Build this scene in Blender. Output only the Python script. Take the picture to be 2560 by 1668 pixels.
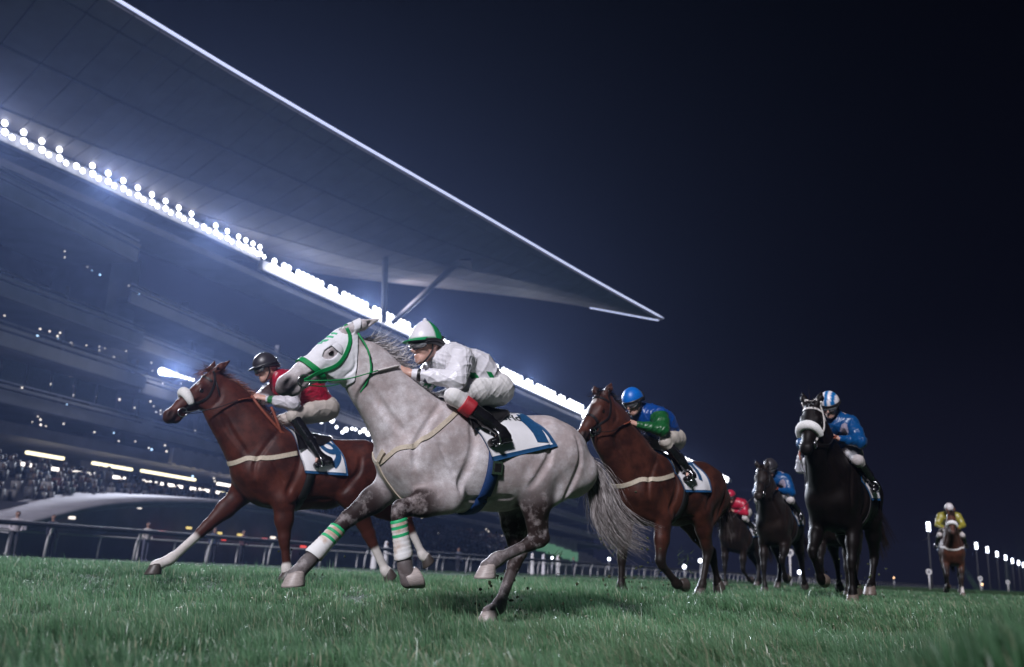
import bpy, math, random, time
import numpy as np
from mathutils import Vector, Matrix

T0 = time.time()
for o in list(bpy.data.objects):
    bpy.data.objects.remove(o)
scene = bpy.context.scene
COL = scene.collection
rng = np.random.default_rng(7)
random.seed(7)

# ------------------------------------------------------------------ camera
CAM_H = 0.36
PITCH, ROLL = math.radians(14.4), math.radians(2.4)
fwd = Vector((0, math.cos(PITCH), math.sin(PITCH)))
up0 = Vector((0, -math.sin(PITCH), math.cos(PITCH)))
rgt = math.cos(ROLL) * Vector((1, 0, 0)) + math.sin(ROLL) * up0
upv = math.cos(ROLL) * up0 - math.sin(ROLL) * Vector((1, 0, 0))
cd = bpy.data.cameras.new('camera')
cam = bpy.data.objects.new('camera', cd)
COL.objects.link(cam)
m = Matrix.Identity(4)
for i in range(3):
    m[i][0], m[i][1], m[i][2] = rgt[i], upv[i], -fwd[i]
m.translation = Vector((0, 0, CAM_H))
cam.matrix_world = m
cd.lens, cd.sensor_width = 32.34, 36.0
cd.clip_start, cd.clip_end = 0.05, 3000
cd.dof.use_dof = True
cd.dof.focus_distance = 6.1
cd.dof.aperture_fstop = 1.9
scene.camera = cam

# ------------------------------------------------------------------ sky
world = bpy.data.worlds.new('World')
scene.world = world
world.use_nodes = True
wn = world.node_tree.nodes
wl = world.node_tree.links
bg = wn['Background']
tc = wn.new('ShaderNodeTexCoord')
sp = wn.new('ShaderNodeSeparateXYZ')
wl.new(tc.outputs['Generated'], sp.inputs[0])
rmp = wn.new('ShaderNodeValToRGB')
rmp.color_ramp.elements[0].position = 0.0
rmp.color_ramp.elements[0].color = (0.0065, 0.0063, 0.0150, 1)
rmp.color_ramp.elements[1].position = 0.62
rmp.color_ramp.elements[1].color = (0.0001, 0.0001, 0.0003, 1)
e_ = rmp.color_ramp.elements.new(0.25)
e_.color = (0.0014, 0.0013, 0.0036, 1)
wl.new(sp.outputs['Z'], rmp.inputs[0])
wl.new(rmp.outputs[0], bg.inputs[0])
bg.inputs[1].default_value = 1.0

# ------------------------------------------------------------------ floodlight from beyond the frame (one sun lamp)
sd = bpy.data.lights.new('sun', 'SUN')
sd.energy = 3.6
sd.angle = math.radians(9)
sd.color = (0.95, 0.93, 1.0)
sun = bpy.data.objects.new('sun', sd)
COL.objects.link(sun)
sun.rotation_euler = Vector((0.24, 0.80, -0.55)).to_track_quat('-Z', 'Y').to_euler()

scene.render.engine = 'CYCLES'
scene.view_settings.view_transform = 'Standard'
scene.view_settings.look = 'None'
scene.view_settings.exposure = 0.0
scene.view_settings.gamma = 1.0
scene.view_settings.use_curve_mapping = False
cy = scene.cycles
cy.use_denoising = True
try:
    cy.denoiser = 'OPENIMAGEDENOISE'
except Exception:
    pass
cy.max_bounces = 5
cy.diffuse_bounces = 2
cy.glossy_bounces = 2
cy.transmission_bounces = 3
cy.transparent_max_bounces = 6
cy.volume_bounces = 0
cy.sample_clamp_indirect = 3.0
cy.caustics_reflective = cy.caustics_refractive = False

# ------------------------------------------------------------------ helpers: objects, materials
A = np.array


def tag(o, label=None, cat=None, group=None, kind=None):
    if label: o['label'] = label
    if cat: o['category'] = cat
    if group: o['group'] = group
    if kind: o['kind'] = kind
    return o


def empty(name, loc=(0, 0, 0), rz=0.0, parent=None):
    o = bpy.data.objects.new(name, None)
    COL.objects.link(o)
    o.location = loc
    o.rotation_euler = (0, 0, rz)
    o.parent = parent
    return o


def mesh_data(name, verts, faces, smooth=True, mats=None, midx=None):
    """verts Nx3, faces: list of lists or (M,4)/(M,3) int array"""
    me = bpy.data.meshes.new(name)
    verts = np.asarray(verts, dtype=np.float32)
    if isinstance(faces, np.ndarray):
        n, k = faces.shape
        me.vertices.add(len(verts))
        me.vertices.foreach_set('co', verts.ravel())
        me.loops.add(n * k)
        me.loops.foreach_set('vertex_index', faces.astype(np.int32).ravel())
        me.polygons.add(n)
        me.polygons.foreach_set('loop_start', np.arange(0, n * k, k, dtype=np.int32))
        try:
            me.polygons.foreach_set('loop_total', np.full(n, k, dtype=np.int32))
        except Exception:
            pass
        me.update(calc_edges=True)
    else:
        me.from_pydata([tuple(v) for v in verts], [], [tuple(int(i) for i in f) for f in faces])
        me.update()
    if smooth:
        me.polygons.foreach_set('use_smooth', np.ones(len(me.polygons), dtype=bool))
    for mt in (mats or []):
        me.materials.append(mt)
    if midx is not None:
        me.polygons.foreach_set('material_index', np.asarray(midx, dtype=np.int32))
    return me


def obj(name, me, parent=None, loc=(0, 0, 0), rot=(0, 0, 0)):
    o = bpy.data.objects.new(name, me)
    COL.objects.link(o)
    o.parent = parent
    o.location = loc
    o.rotation_euler = rot
    return o


def color_attr(me, name, arr):
    a = me.attributes.new(name, 'FLOAT_COLOR', 'POINT')
    full = np.ones((len(arr), 4), dtype=np.float32)
    full[:, :arr.shape[1]] = arr
    a.data.foreach_set('color', full.ravel())


class MB:
    """collects simple solids into one mesh"""
    def __init__(s):
        s.v, s.f, s.m = [], [], []

    def add(s, v, f, mi=0):
        b = len(s.v)
        s.v += [tuple(map(float, p)) for p in v]
        s.f += [tuple(int(i) + b for i in q) for q in f]
        s.m += [mi] * len(f)

    def box(s, c, d, mi=0, M=None):
        x, y, z = (A(d) / 2)
        v = [A((sx * x, sy * y, sz * z)) for sx in (-1, 1) for sy in (-1, 1) for sz in (-1, 1)]
        if M is not None:
            v = [A(M) @ p for p in v]
        v = [p + A(c) for p in v]
        s.add(v, [(0, 1, 3, 2), (4, 6, 7, 5), (0, 4, 5, 1), (2, 3, 7, 6), (0, 2, 6, 4), (1, 5, 7, 3)], mi)

    def hexa(s, v, mi=0):
        """8 corners: bottom ring 0-3, top ring 4-7"""
        s.add(v, [(0, 3, 2, 1), (4, 5, 6, 7), (0, 1, 5, 4), (1, 2, 6, 5), (2, 3, 7, 6), (3, 0, 4, 7)], mi)

    def tube(s, pts, r, n=8, mi=0, closed=False, flat=1.0, up=(0, 0, 1)):
        pts = [A(p, float) for p in pts]
        L = len(pts)
        rr = [r] * L if np.isscalar(r) else list(r)
        v, f = [], []
        for i, p in enumerate(pts):
            if closed:
                t = pts[(i + 1) % L] - pts[i - 1]
            else:
                t = pts[min(i + 1, L - 1)] - pts[max(i - 1, 0)]
            t = t / (np.linalg.norm(t) + 1e-9)
            u = A(up, float)
            if abs(u @ t) > 0.95:
                u = A((1.0, 0, 0)) if abs(t[0]) < 0.9 else A((0, 1.0, 0))
            a = np.cross(u, t); a /= np.linalg.norm(a)
            b = np.cross(t, a)
            for k in range(n):
                an = 2 * math.pi * k / n
                v.append(p + rr[i] * (math.cos(an) * a + math.sin(an) * flat * b))
        for i in range(L if closed else L - 1):
            j = (i + 1) % L
            for k in range(n):
                k2 = (k + 1) % n
                f.append((i * n + k, i * n + k2, j * n + k2, j * n + k))
        if not closed:
            f.append(tuple(range(n - 1, -1, -1)))
            f.append(tuple((L - 1) * n + k for k in range(n)))
        s.add(v, f, mi)

    def build(s, name, mats, parent=None, smooth=False, loc=(0, 0, 0), rot=(0, 0, 0)):
        if not isinstance(mats, (list, tuple)):
            mats = [mats]
        me = mesh_data(name, s.v, s.f, smooth, mats, s.m)
        return obj(name, me, parent, loc, rot)


def spline(pts, n):
    """Catmull-Rom through pts, n samples"""
    P = np.asarray(pts, float)
    if len(P) == 2:
        t = np.linspace(0, 1, n)[:, None]
        return P[0] * (1 - t) + P[1] * t
    Q = np.vstack([2 * P[0] - P[1], P, 2 * P[-1] - P[-2]])
    u = np.linspace(0, len(P) - 1 - 1e-6, n)
    i = u.astype(int); t = (u - i)[:, None]
    a, b, c, d = Q[i], Q[i + 1], Q[i + 2], Q[i + 3]
    return 0.5 * ((2 * b) + (-a + c) * t + (2 * a - 5 * b + 4 * c - d) * t ** 2 + (-a + 3 * b - 3 * c + d) * t ** 3)


class NT:
    """tiny node-tree builder"""
    def __init__(s, name):
        s.mat = bpy.data.materials.new(name)
        s.mat.use_nodes = True
        s.n = s.mat.node_tree.nodes
        s.l = s.mat.node_tree.links
        s.b = s.n['Principled BSDF']

    def link(s, a, b):
        s.l.new(a, b)

    def node(s, t, **kw):
        x = s.n.new('ShaderNode' + t)
        for k, v in kw.items():
            setattr(x, k, v)
        return x

    def noise(s, scale, detail=3, rough=0.55, coord='Object', stretch=None):
        t = s.node('TexCoord')
        x = s.node('TexNoise')
        x.inputs['Scale'].default_value = scale
        x.inputs['Detail'].default_value = detail
        x.inputs['Roughness'].default_value = rough
        src = t.outputs[coord]
        if stretch:
            mp = s.node('Mapping')
            mp.inputs['Scale'].default_value = stretch
            s.link(src, mp.inputs[0]); src = mp.outputs[0]
        s.link(src, x.inputs['Vector'])
        return x.outputs['Fac']

    def ramp(s, fac, stops):
        r = s.node('ValToRGB')
        el = r.color_ramp.elements
        for i, (p, c) in enumerate(stops):
            if i < 2:
                e = el[i]
            else:
                e = el.new(p)
            e.position = p
            c = (c, c, c) if np.isscalar(c) else c
            e.color = (*c, 1)
        s.link(fac, r.inputs[0])
        return r.outputs[0]

    def mix(s, fac, a, b, mode='MIX'):
        x = s.node('Mix', data_type='RGBA', blend_type=mode)
        for v, i in ((fac, 0), (a, 6), (b, 7)):
            if hasattr(v, 'links'):
                s.link(v, x.inputs[i])
            elif i == 0:
                x.inputs[0].default_value = v
            else:
                x.inputs[i].default_value = (*v, 1)
        return x.outputs[2]

    def math(s, op, a, b=None, clamp=False):
        x = s.node('Math', operation=op)
        x.use_clamp = clamp
        for i, v in enumerate((a, b)):
            if v is None: continue
            if hasattr(v, 'links'):
                s.link(v, x.inputs[i])
            else:
                x.inputs[i].default_value = v
        return x.outputs[0]

    def attr(s, name):
        x = s.node('Attribute')
        x.attribute_name = name
        return x

    def set(s, **kw):
        names = dict(color='Base Color', rough='Roughness', metal='Metallic', spec='Specular IOR Level', sheen='Sheen Weight',
                     sheen_rough='Sheen Roughness', coat='Coat Weight', trans='Transmission Weight', sss='Subsurface Weight', ecol='Emission Color', estr='Emission Strength')
        for k, v in kw.items():
            i = s.b.inputs[names[k]]
            if hasattr(v, 'links'):
                s.link(v, i)
            else:
                i.default_value = (*v, 1) if isinstance(v, tuple) and len(v) == 3 else v
        return s

    def bump(s, h, strength=0.3, dist=0.01):
        x = s.node('Bump')
        x.inputs['Strength'].default_value = strength
        x.inputs['Distance'].default_value = dist
        s.link(h, x.inputs['Height'])
        s.link(x.outputs[0], s.b.inputs['Normal'])
        return s


def simple(name, col, rough=0.6, metal=0.0, var=0.18, scale=12.0, bump=0.0, **kw):
    t = NT(name)
    f = t.noise(scale, 4)
    c = t.ramp(f, [(0.3, tuple(x * (1 - var) for x in col)), (0.7, tuple(min(1, x * (1 + var)) for x in col))])
    t.set(color=c, rough=rough, metal=metal, **kw)
    if bump:
        t.bump(t.noise(scale * 4, 3), bump, 0.004)
    return t.mat


def emit(name, col, strength, base=(0.8, 0.8, 0.8)):
    t = NT(name)
    f = t.noise(3.0, 2)
    t.set(color=t.ramp(f, [(0.3, tuple(0.9 * b for b in base)), (0.7, base)]), ecol=col, estr=strength)
    return t.mat


# ------------------------------------------------------------------ helpers: implicit bodies (smooth unions of tapered elliptic capsules)
Y_AX = A((0, 1.0, 0))


class Vol:
    def __init__(s, lo, hi, h):
        s.lo = A(lo, float); s.h = h
        s.n = np.ceil((A(hi) - s.lo) / h).astype(int) + 1
        s.ax = [(s.lo[i] + h * np.arange(s.n[i])).astype(np.float32) for i in range(3)]
        s.f = np.full(s.n, 0.5, dtype=np.float32)

    def prim(s, p0, p1, r0, r1=None, k=0.02, u=Y_AX, sub=False):
        p0 = A(p0, np.float32); p1 = A(p1, np.float32)
        r1 = r0 if r1 is None else r1
        a0, b0 = (r0, r0) if np.isscalar(r0) else r0
        a1, b1 = (r1, r1) if np.isscalar(r1) else r1
        rm0, rm1 = max(a0, b0), max(a1, b1)
        pad = k + 3 * s.h
        lo = np.minimum(p0 - rm0, p1 - rm1) - pad
        hi = np.maximum(p0 + rm0, p1 + rm1) + pad
        i0 = np.clip(np.floor((lo - s.lo) / s.h).astype(int), 0, s.n - 1)
        i1 = np.clip(np.ceil((hi - s.lo) / s.h).astype(int) + 1, 0, s.n)
        if np.any(i1 <= i0):
            return
        sl = tuple(slice(i0[i], i1[i]) for i in range(3))
        X = s.ax[0][sl[0]][:, None, None]; Yc = s.ax[1][sl[1]][None, :, None]; Z = s.ax[2][sl[2]][None, None, :]
        d = p1 - p0
        L2 = float(d @ d)
        if L2 > 1e-10:
            t = np.clip(((X - p0[0]) * d[0] + (Yc - p0[1]) * d[1] + (Z - p0[2]) * d[2]) / L2, 0, 1)
        else:
            t = np.zeros((X.shape[0], Yc.shape[1], Z.shape[2]), np.float32)
        dx = X - p0[0] - t * d[0]; dy = Yc - p0[1] - t * d[1]; dz = Z - p0[2] - t * d[2]
        q = dx * dx + dy * dy + dz * dz
        if abs(a0 - b0) < 1e-6 and abs(a1 - b1) < 1e-6:
            g = np.sqrt(q) - (a0 + (a1 - a0) * t)
        else:
            ra = a0 + (a1 - a0) * t; rb = b0 + (b1 - b0) * t
            u = A(u, np.float32); u = u / np.linalg.norm(u)
            du = dx * u[0] + dy * u[1] + dz * u[2]
            du2 = du * du
            dv2 = np.maximum(q - du2, 0)
            k0 = np.sqrt(du2 / ra ** 2 + dv2 / rb ** 2)
            k1 = np.sqrt(du2 / ra ** 4 + dv2 / rb ** 4)
            g = k0 * (k0 - 1) / np.maximum(k1, 1e-6)
            g = np.where(k0 < 0.05, -np.minimum(ra, rb), g)
        f = s.f[sl]
        if sub:
            g = -g
            hh = np.maximum(k - np.abs(f - g), 0) / k
            s.f[sl] = np.maximum(f, g) + hh * hh * k * 0.25
        else:
            hh = np.maximum(k - np.abs(f - g), 0) / k
            s.f[sl] = np.minimum(f, g) - hh * hh * k * 0.25

    def chain(s, pts, rs, k=0.02, u=Y_AX):
        for i in range(len(pts) - 1):
            s.prim(pts[i], pts[i + 1], rs[i], rs[i + 1], k, u)

    def sample(s, P):
        q = (np.asarray(P) - s.lo) / s.h
        q = np.clip(q, 0.001, s.n - 1.002)
        i = q.astype(int); t = q - i
        f = s.f
        x, y, z = i.T; a, b, c = t.T
        r = 0
        for dx in (0, 1):
            for dy in (0, 1):
                for dz in (0, 1):
                    r = r + f[x + dx, y + dy, z + dz] * (a if dx else 1 - a) * (b if dy else 1 - b) * (c if dz else 1 - c)
        return r

    def grad(s, P):
        e = s.h * 1.2
        g = np.stack([s.sample(P + e * np.eye(3)[i]) - s.sample(P - e * np.eye(3)[i]) for i in range(3)], 1) / (2 * e)
        return g

    def snap(s, P, off=0.0, it=14):
        P = A(P, float)
        for _ in range(it):
            v = s.sample(P) - off
            g = s.grad(P)
            n2 = np.maximum((g * g).sum(1), 0.08)
            P = P - np.clip((v / n2), -0.06, 0.06)[:, None] * g * 0.8
        g = s.grad(P)
        return P, g / (np.linalg.norm(g, axis=1)[:, None] + 1e-6)

    def cast(s, Oo, D, tmax=0.8, off=0.0):
        """march from Oo+D*tmax inward; first crossing of f=off"""
        Oo = A(Oo, float); D = A(D, float)
        ts = np.arange(tmax, 0, -s.h * 0.8)
        res = np.full(len(Oo), 0.0); done = np.zeros(len(Oo), bool); prev = None
        for t in ts:
            v = s.sample(Oo + D * t) - off
            hit = (~done) & (v < 0)
            if prev is not None:
                fr = prev / np.maximum(prev - v, 1e-6)
                res[hit] = (t + s.h * 0.8 * (1 - fr))[hit] if np.ndim(fr) else t
            else:
                res[hit] = t
            done |= hit
            prev = v
        return Oo + D * res[:, None]

    def surface(s, f=None, smooth=1):
        """naive surface nets -> verts, quads"""
        f = s.f if f is None else f
        nx, ny, nz = f.shape
        inside = f < 0
        c8 = [inside[dx:nx - 1 + dx, dy:ny - 1 + dy, dz:nz - 1 + dz] for dx in (0, 1) for dy in (0, 1) for dz in (0, 1)]
        anyi = c8[0].copy(); alli = c8[0].copy()
        for c in c8[1:]:
            anyi |= c; alli &= c
        act = anyi & ~alli
        cells = np.argwhere(act)
        idx = np.full(act.shape, -1, np.int32)
        idx[act] = np.arange(len(cells))
        x, y, z = cells.T
        val = {}
        for dx in (0, 1):
            for dy in (0, 1):
                for dz in (0, 1):
                    val[(dx, dy, dz)] = f[x + dx, y + dy, z + dz]
        acc = np.zeros((len(cells), 3)); cnt = np.zeros(len(cells))
        corners = list(val)
        for a in corners:
            for ax in range(3):
                if a[ax] == 1: continue
                b = list(a); b[ax] = 1; b = tuple(b)
                va, vb = val[a], val[b]
                cr = (va < 0) != (vb < 0)
                t = np.where(cr, va / np.where(cr, va - vb, 1), 0)
                p = np.zeros((len(cells), 3)); p[:] = a
                p[:, ax] += t
                acc[cr] += p[cr]; cnt[cr] += 1
        V = s.lo + (cells + acc / cnt[:, None]) * s.h
        quads = []
        for ax in range(3):
            sl0 = [slice(None)] * 3; sl1 = [slice(None)] * 3
            sl0[ax] = slice(0, f.shape[ax] - 1); sl1[ax] = slice(1, f.shape[ax])
            a, b = inside[tuple(sl0)], inside[tuple(sl1)]
            e = np.argwhere(a != b)
            o1, o2 = [(1, 2), (2, 0), (0, 1)][ax]
            ok = (e[:, o1] > 0) & (e[:, o2] > 0) & (e[:, o1] < f.shape[o1] - 1) & (e[:, o2] < f.shape[o2] - 1)
            e = e[ok]
            flip = a[tuple(e.T)]
            qs = []
            for s1, s2 in ((1, 1), (0, 1), (0, 0), (1, 0)):
                g = e.copy(); g[:, o1] -= s1; g[:, o2] -= s2
                qs.append(idx[tuple(g.T)])
            q = np.stack(qs, 1)
            q[~flip] = q[~flip][:, ::-1]
            quads.append(q)
        Q = np.vstack(quads)
        Q = Q[(Q >= 0).all(1)]
        for _ in range(smooth):
            ed = np.vstack([Q[:, [0, 1]], Q[:, [1, 2]], Q[:, [2, 3]], Q[:, [3, 0]]])
            sm = np.zeros_like(V); n = np.zeros(len(V))
            for k in range(3):
                sm[:, k] = np.bincount(ed[:, 0], V[ed[:, 1], k], len(V)) + np.bincount(ed[:, 1], V[ed[:, 0], k], len(V))
            n = np.bincount(ed[:, 0], minlength=len(V)) + np.bincount(ed[:, 1], minlength=len(V))
            V = 0.45 * V + 0.55 * sm / np.maximum(n, 1)[:, None]
        return V, Q

    def points(s):
        return np.meshgrid(*s.ax, indexing='ij', sparse=True)


def seg_dist(P, a, b):
    a, b = A(a, float), A(b, float)
    d = b - a
    t = np.clip(((P - a) @ d) / (d @ d), 0, 1)
    return np.linalg.norm(P - a - t[:, None] * d, axis=1), t


def sstep(e0, e1, x):
    t = np.clip((x - e0) / (e1 - e0), 0, 1)
    return t * t * (3 - 2 * t)


def ribbon(vol, pts, width, off=0.004, thick=0.003, n=40, snap=True, up=None, mb=None, mi=0):
    """a strap laid on the body: pts are rough guide points, snapped to the surface"""
    C = spline(pts, n)
    if snap:
        C, N = vol.snap(C, off)
        for _ in range(2):
            C[1:-1] = 0.5 * C[1:-1] + 0.25 * (C[:-2] + C[2:])
        C, N = vol.snap(C, off, 4)
    else:
        N = np.tile(A(up or (0, 1.0, 0)), (n, 1))
    T = np.gradient(C, axis=0); T /= np.linalg.norm(T, axis=1)[:, None] + 1e-9
    S = np.cross(N, T); S /= np.linalg.norm(S, axis=1)[:, None] + 1e-9
    w = np.full(n, width) if np.isscalar(width) else np.interp(np.linspace(0, 1, n), np.linspace(0, 1, len(width)), width)
    w = w[:, None] / 2
    rings = [C - S * w - N * .004, C - S * w + N * thick, C + N * thick, C + S * w + N * thick, C + S * w - N * .004]
    V = np.stack(rings, 1).reshape(-1, 3)
    F = []
    for i in range(n - 1):
        for k in range(5):
            k2 = (k + 1) % 5
            F.append((i * 5 + k, i * 5 + k2, i * 5 + 5 + k2, i * 5 + 5 + k))
    F += [(4, 3, 2, 1, 0), tuple((n - 1) * 5 + k for k in range(5))]
    mb = mb or MB()
    mb.add(V, F, mi)
    return mb


def strands(roots, tips_dir, length, curl, width, n=6, seed=1, droop=0.0):
    """hair as thin tapered ribbons. roots Nx3, tips_dir Nx3 (unit-ish), length N"""
    r = np.random.default_rng(seed)
    N = len(roots)
    V = np.zeros((N, n, 2, 3)); 
    side = r.normal(size=(N, 3)); side /= np.linalg.norm(side, axis=1)[:, None]
    p = roots.copy(); d = tips_dir / np.linalg.norm(tips_dir, axis=1)[:, None]
    wob = r.normal(size=(N, 3)) * curl
    for i in range(n):
        t = i / (n - 1)
        w = width * (1 - t ** 1.5) * 0.5 + width * 0.05
        V[:, i, 0] = p - side * w; V[:, i, 1] = p + side * w
        d = d + wob * (0.5 + 0.8 * math.sin(3 * t + 1)) / n
        d[:, 2] -= droop / n
        d /= np.linalg.norm(d, axis=1)[:, None]
        p = p + d * (length / (n - 1))[:, None]
    V = V.reshape(-1, 3)
    b = (np.arange(N) * n * 2)[:, None, None] + (np.arange(n - 1) * 2)[None, :, None]
    F = (b + A([0, 1, 3, 2])[None, None, :]).reshape(-1, 4)
    return V, F
# ------------------------------------------------------------------ materials: coats
def coat_material(name, c_light, c_dark, c_points, c_muzzle, dapple=0.0, rough=0.52, sheen=0.02, spec=0.26, spots=0.0, speck=0.5):
    t = NT(name)
    at = t.attr('coat')
    sx = t.node('SeparateColor')
    t.link(at.outputs['Color'], sx.inputs[0])
    big = t.noise(5.0, 7, 0.68)
    med = t.noise(14.0, 5, 0.68)
    fine = t.noise(150.0, 3, 0.75)
    base = t.mix(t.ramp(big, [(0.40, 0.0), (0.60, 1.0)]), c_light, c_dark)
    if dapple:
        v = t.node('TexVoronoi')
        v.inputs['Scale'].default_value = 13.0
        tcx = t.node('TexCoord')
        wx = t.node('TexNoise'); wx.inputs['Scale'].default_value = 9.0; wx.inputs['Detail'].default_value = 3
        t.link(tcx.outputs['Object'], wx.inputs['Vector'])
        wm = t.mix(0.10, tcx.outputs['Object'], wx.outputs['Color'])
        t.link(wm, v.inputs['Vector'])
        d = t.ramp(v.outputs['Distance'], [(0.10, 0.0), (0.55, 1.0)])
        d = t.math('MULTIPLY', d, t.ramp(med, [(0.3, 0.0), (0.65, dapple)]))
        base = t.mix(d, base, tuple(x * 0.55 for x in c_dark))
    base = t.mix(t.math('MULTIPLY', t.ramp(fine, [(0.35, 0.0), (0.75, 1.0)]), speck), base, tuple(0.6 * a for a in c_dark))
    pts = t.math('MULTIPLY', sx.outputs[0], t.ramp(med, [(0.50, 1.0), (0.72, 1.0 - spots)]), clamp=True)
    base = t.mix(pts, base, c_points)
    base = t.mix(t.math('MULTIPLY', sx.outputs[1], t.ramp(med, [(0.2, 0.75), (0.6, 1.0)]), clamp=True), base, c_muzzle)
    wn_ = t.ramp(t.noise(26.0, 3), [(0.25, 0.82), (0.6, 1.0)])
    base = t.mix(t.math('MULTIPLY', sx.outputs[2], wn_), base, (0.62, 0.57, 0.55))
    t.set(color=base, rough=rough, sheen=sheen, spec=spec)
    hair = t.noise(95.0, 4, 0.7, stretch=(0.35, 1.0, 1.2))
    t.bump(t.mix(0.35, hair, med), 0.38, 0.007)
    return t.mat


def mat_hoof(name, col):
    t = NT(name)
    f = t.noise(30.0, 4, 0.6, stretch=(1, 1, 6))
    t.set(color=t.ramp(f, [(0.3, tuple(c * 0.6 for c in col)), (0.7, col)]), rough=0.45)
    t.bump(f, 0.3, 0.004)
    return t.mat


def mat_hair(name, a, b):
    t = NT(name)
    f = t.noise(60.0, 3, stretch=(1, 1, 0.2))
    t.set(color=t.ramp(f, [(0.35, a), (0.65, b)]), rough=0.5, spec=0.4)
    return t.mat


M_EYE = NT('eye_dark').set(color=(0.012, 0.007, 0.006), rough=0.04, coat=1.0).mat
M_STEEL = simple('steel', (0.62, 0.62, 0.64), 0.22, 1.0, 0.1)
M_LEATHER_BLACK = simple('black_leather', (0.012, 0.011, 0.012), 0.35, var=0.3, scale=40, bump=0.1)
M_LEATHER_TAN = simple('tan_rubber', (0.20, 0.045, 0.022), 0.6, var=0.2, scale=40, bump=0.2)
M_STRAP_CREAM = simple('cream_strap', (0.50, 0.43, 0.34), 0.7, var=0.15, scale=60, bump=0.2)
M_STRAP_WHITE = simple('white_strap', (0.72, 0.68, 0.66), 0.6, var=0.1, scale=60, bump=0.2)
M_FLEECE = simple('white_fleece', (0.80, 0.78, 0.78), 0.95, var=0.12, scale=70, bump=0.9, sheen=0.6)
M_GREEN_WEB = simple('green_webbing', (0.0, 0.26, 0.065), 0.5, var=0.15, scale=80, bump=0.2)
M_BLUE_WEB = simple('blue_webbing', (0.006, 0.035, 0.135), 0.6, var=0.2, scale=80, bump=0.25)
M_SHOE = simple('worn_horseshoe', (0.45, 0.43, 0.42), 0.3, 0.9, 0.2, 40)

# ------------------------------------------------------------------ horse body
TORSO = [((.72, 0, 1.05), (.165, .21)), ((.55, 0, 1.06), (.235, .345)), ((.30, 0, 1.055), (.285, .335)), ((.03, 0, 1.06), (.295, .315)),
         ((-.20, 0, 1.125), (.265, .265)), ((-.40, 0, 1.15), (.255, .25)), ((-.56, 0, 1.06), (.175, .19))]
GALLOP = dict(poll=(1.21, 0, 1.832), nose=(1.65, 0, 1.425), crest=[(1.05, 0, 1.745), (.893, 0, 1.64), (.69, 0, 1.505)],
              under=[(1.05, 0, 1.42), (.955, 0, 1.27), (.86, 0, 1.10)], dock=(-.665, 0, 1.17))


def head_frame(J):
    P = A(J['poll'], float); Nn = A(J['nose'], float)
    Lh = np.linalg.norm(Nn - P)
    a = (Nn - P) / Lh
    if 'hs' in J:
        Lh = .60 * J['hs']; P = Nn - a * Lh
    lat = A(J.get('head_lat', (0, 1.0, 0)), float)
    lat = lat - (lat @ a) * a; lat /= np.linalg.norm(lat)
    n = np.cross(lat, a)            # towards the jaw
    if n[2] > 0: n = -n
    s = Lh / 0.60
    def at(x, y, z): return P + s * (a * x + n * z + lat * y)
    return at, a, n, lat, s


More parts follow.
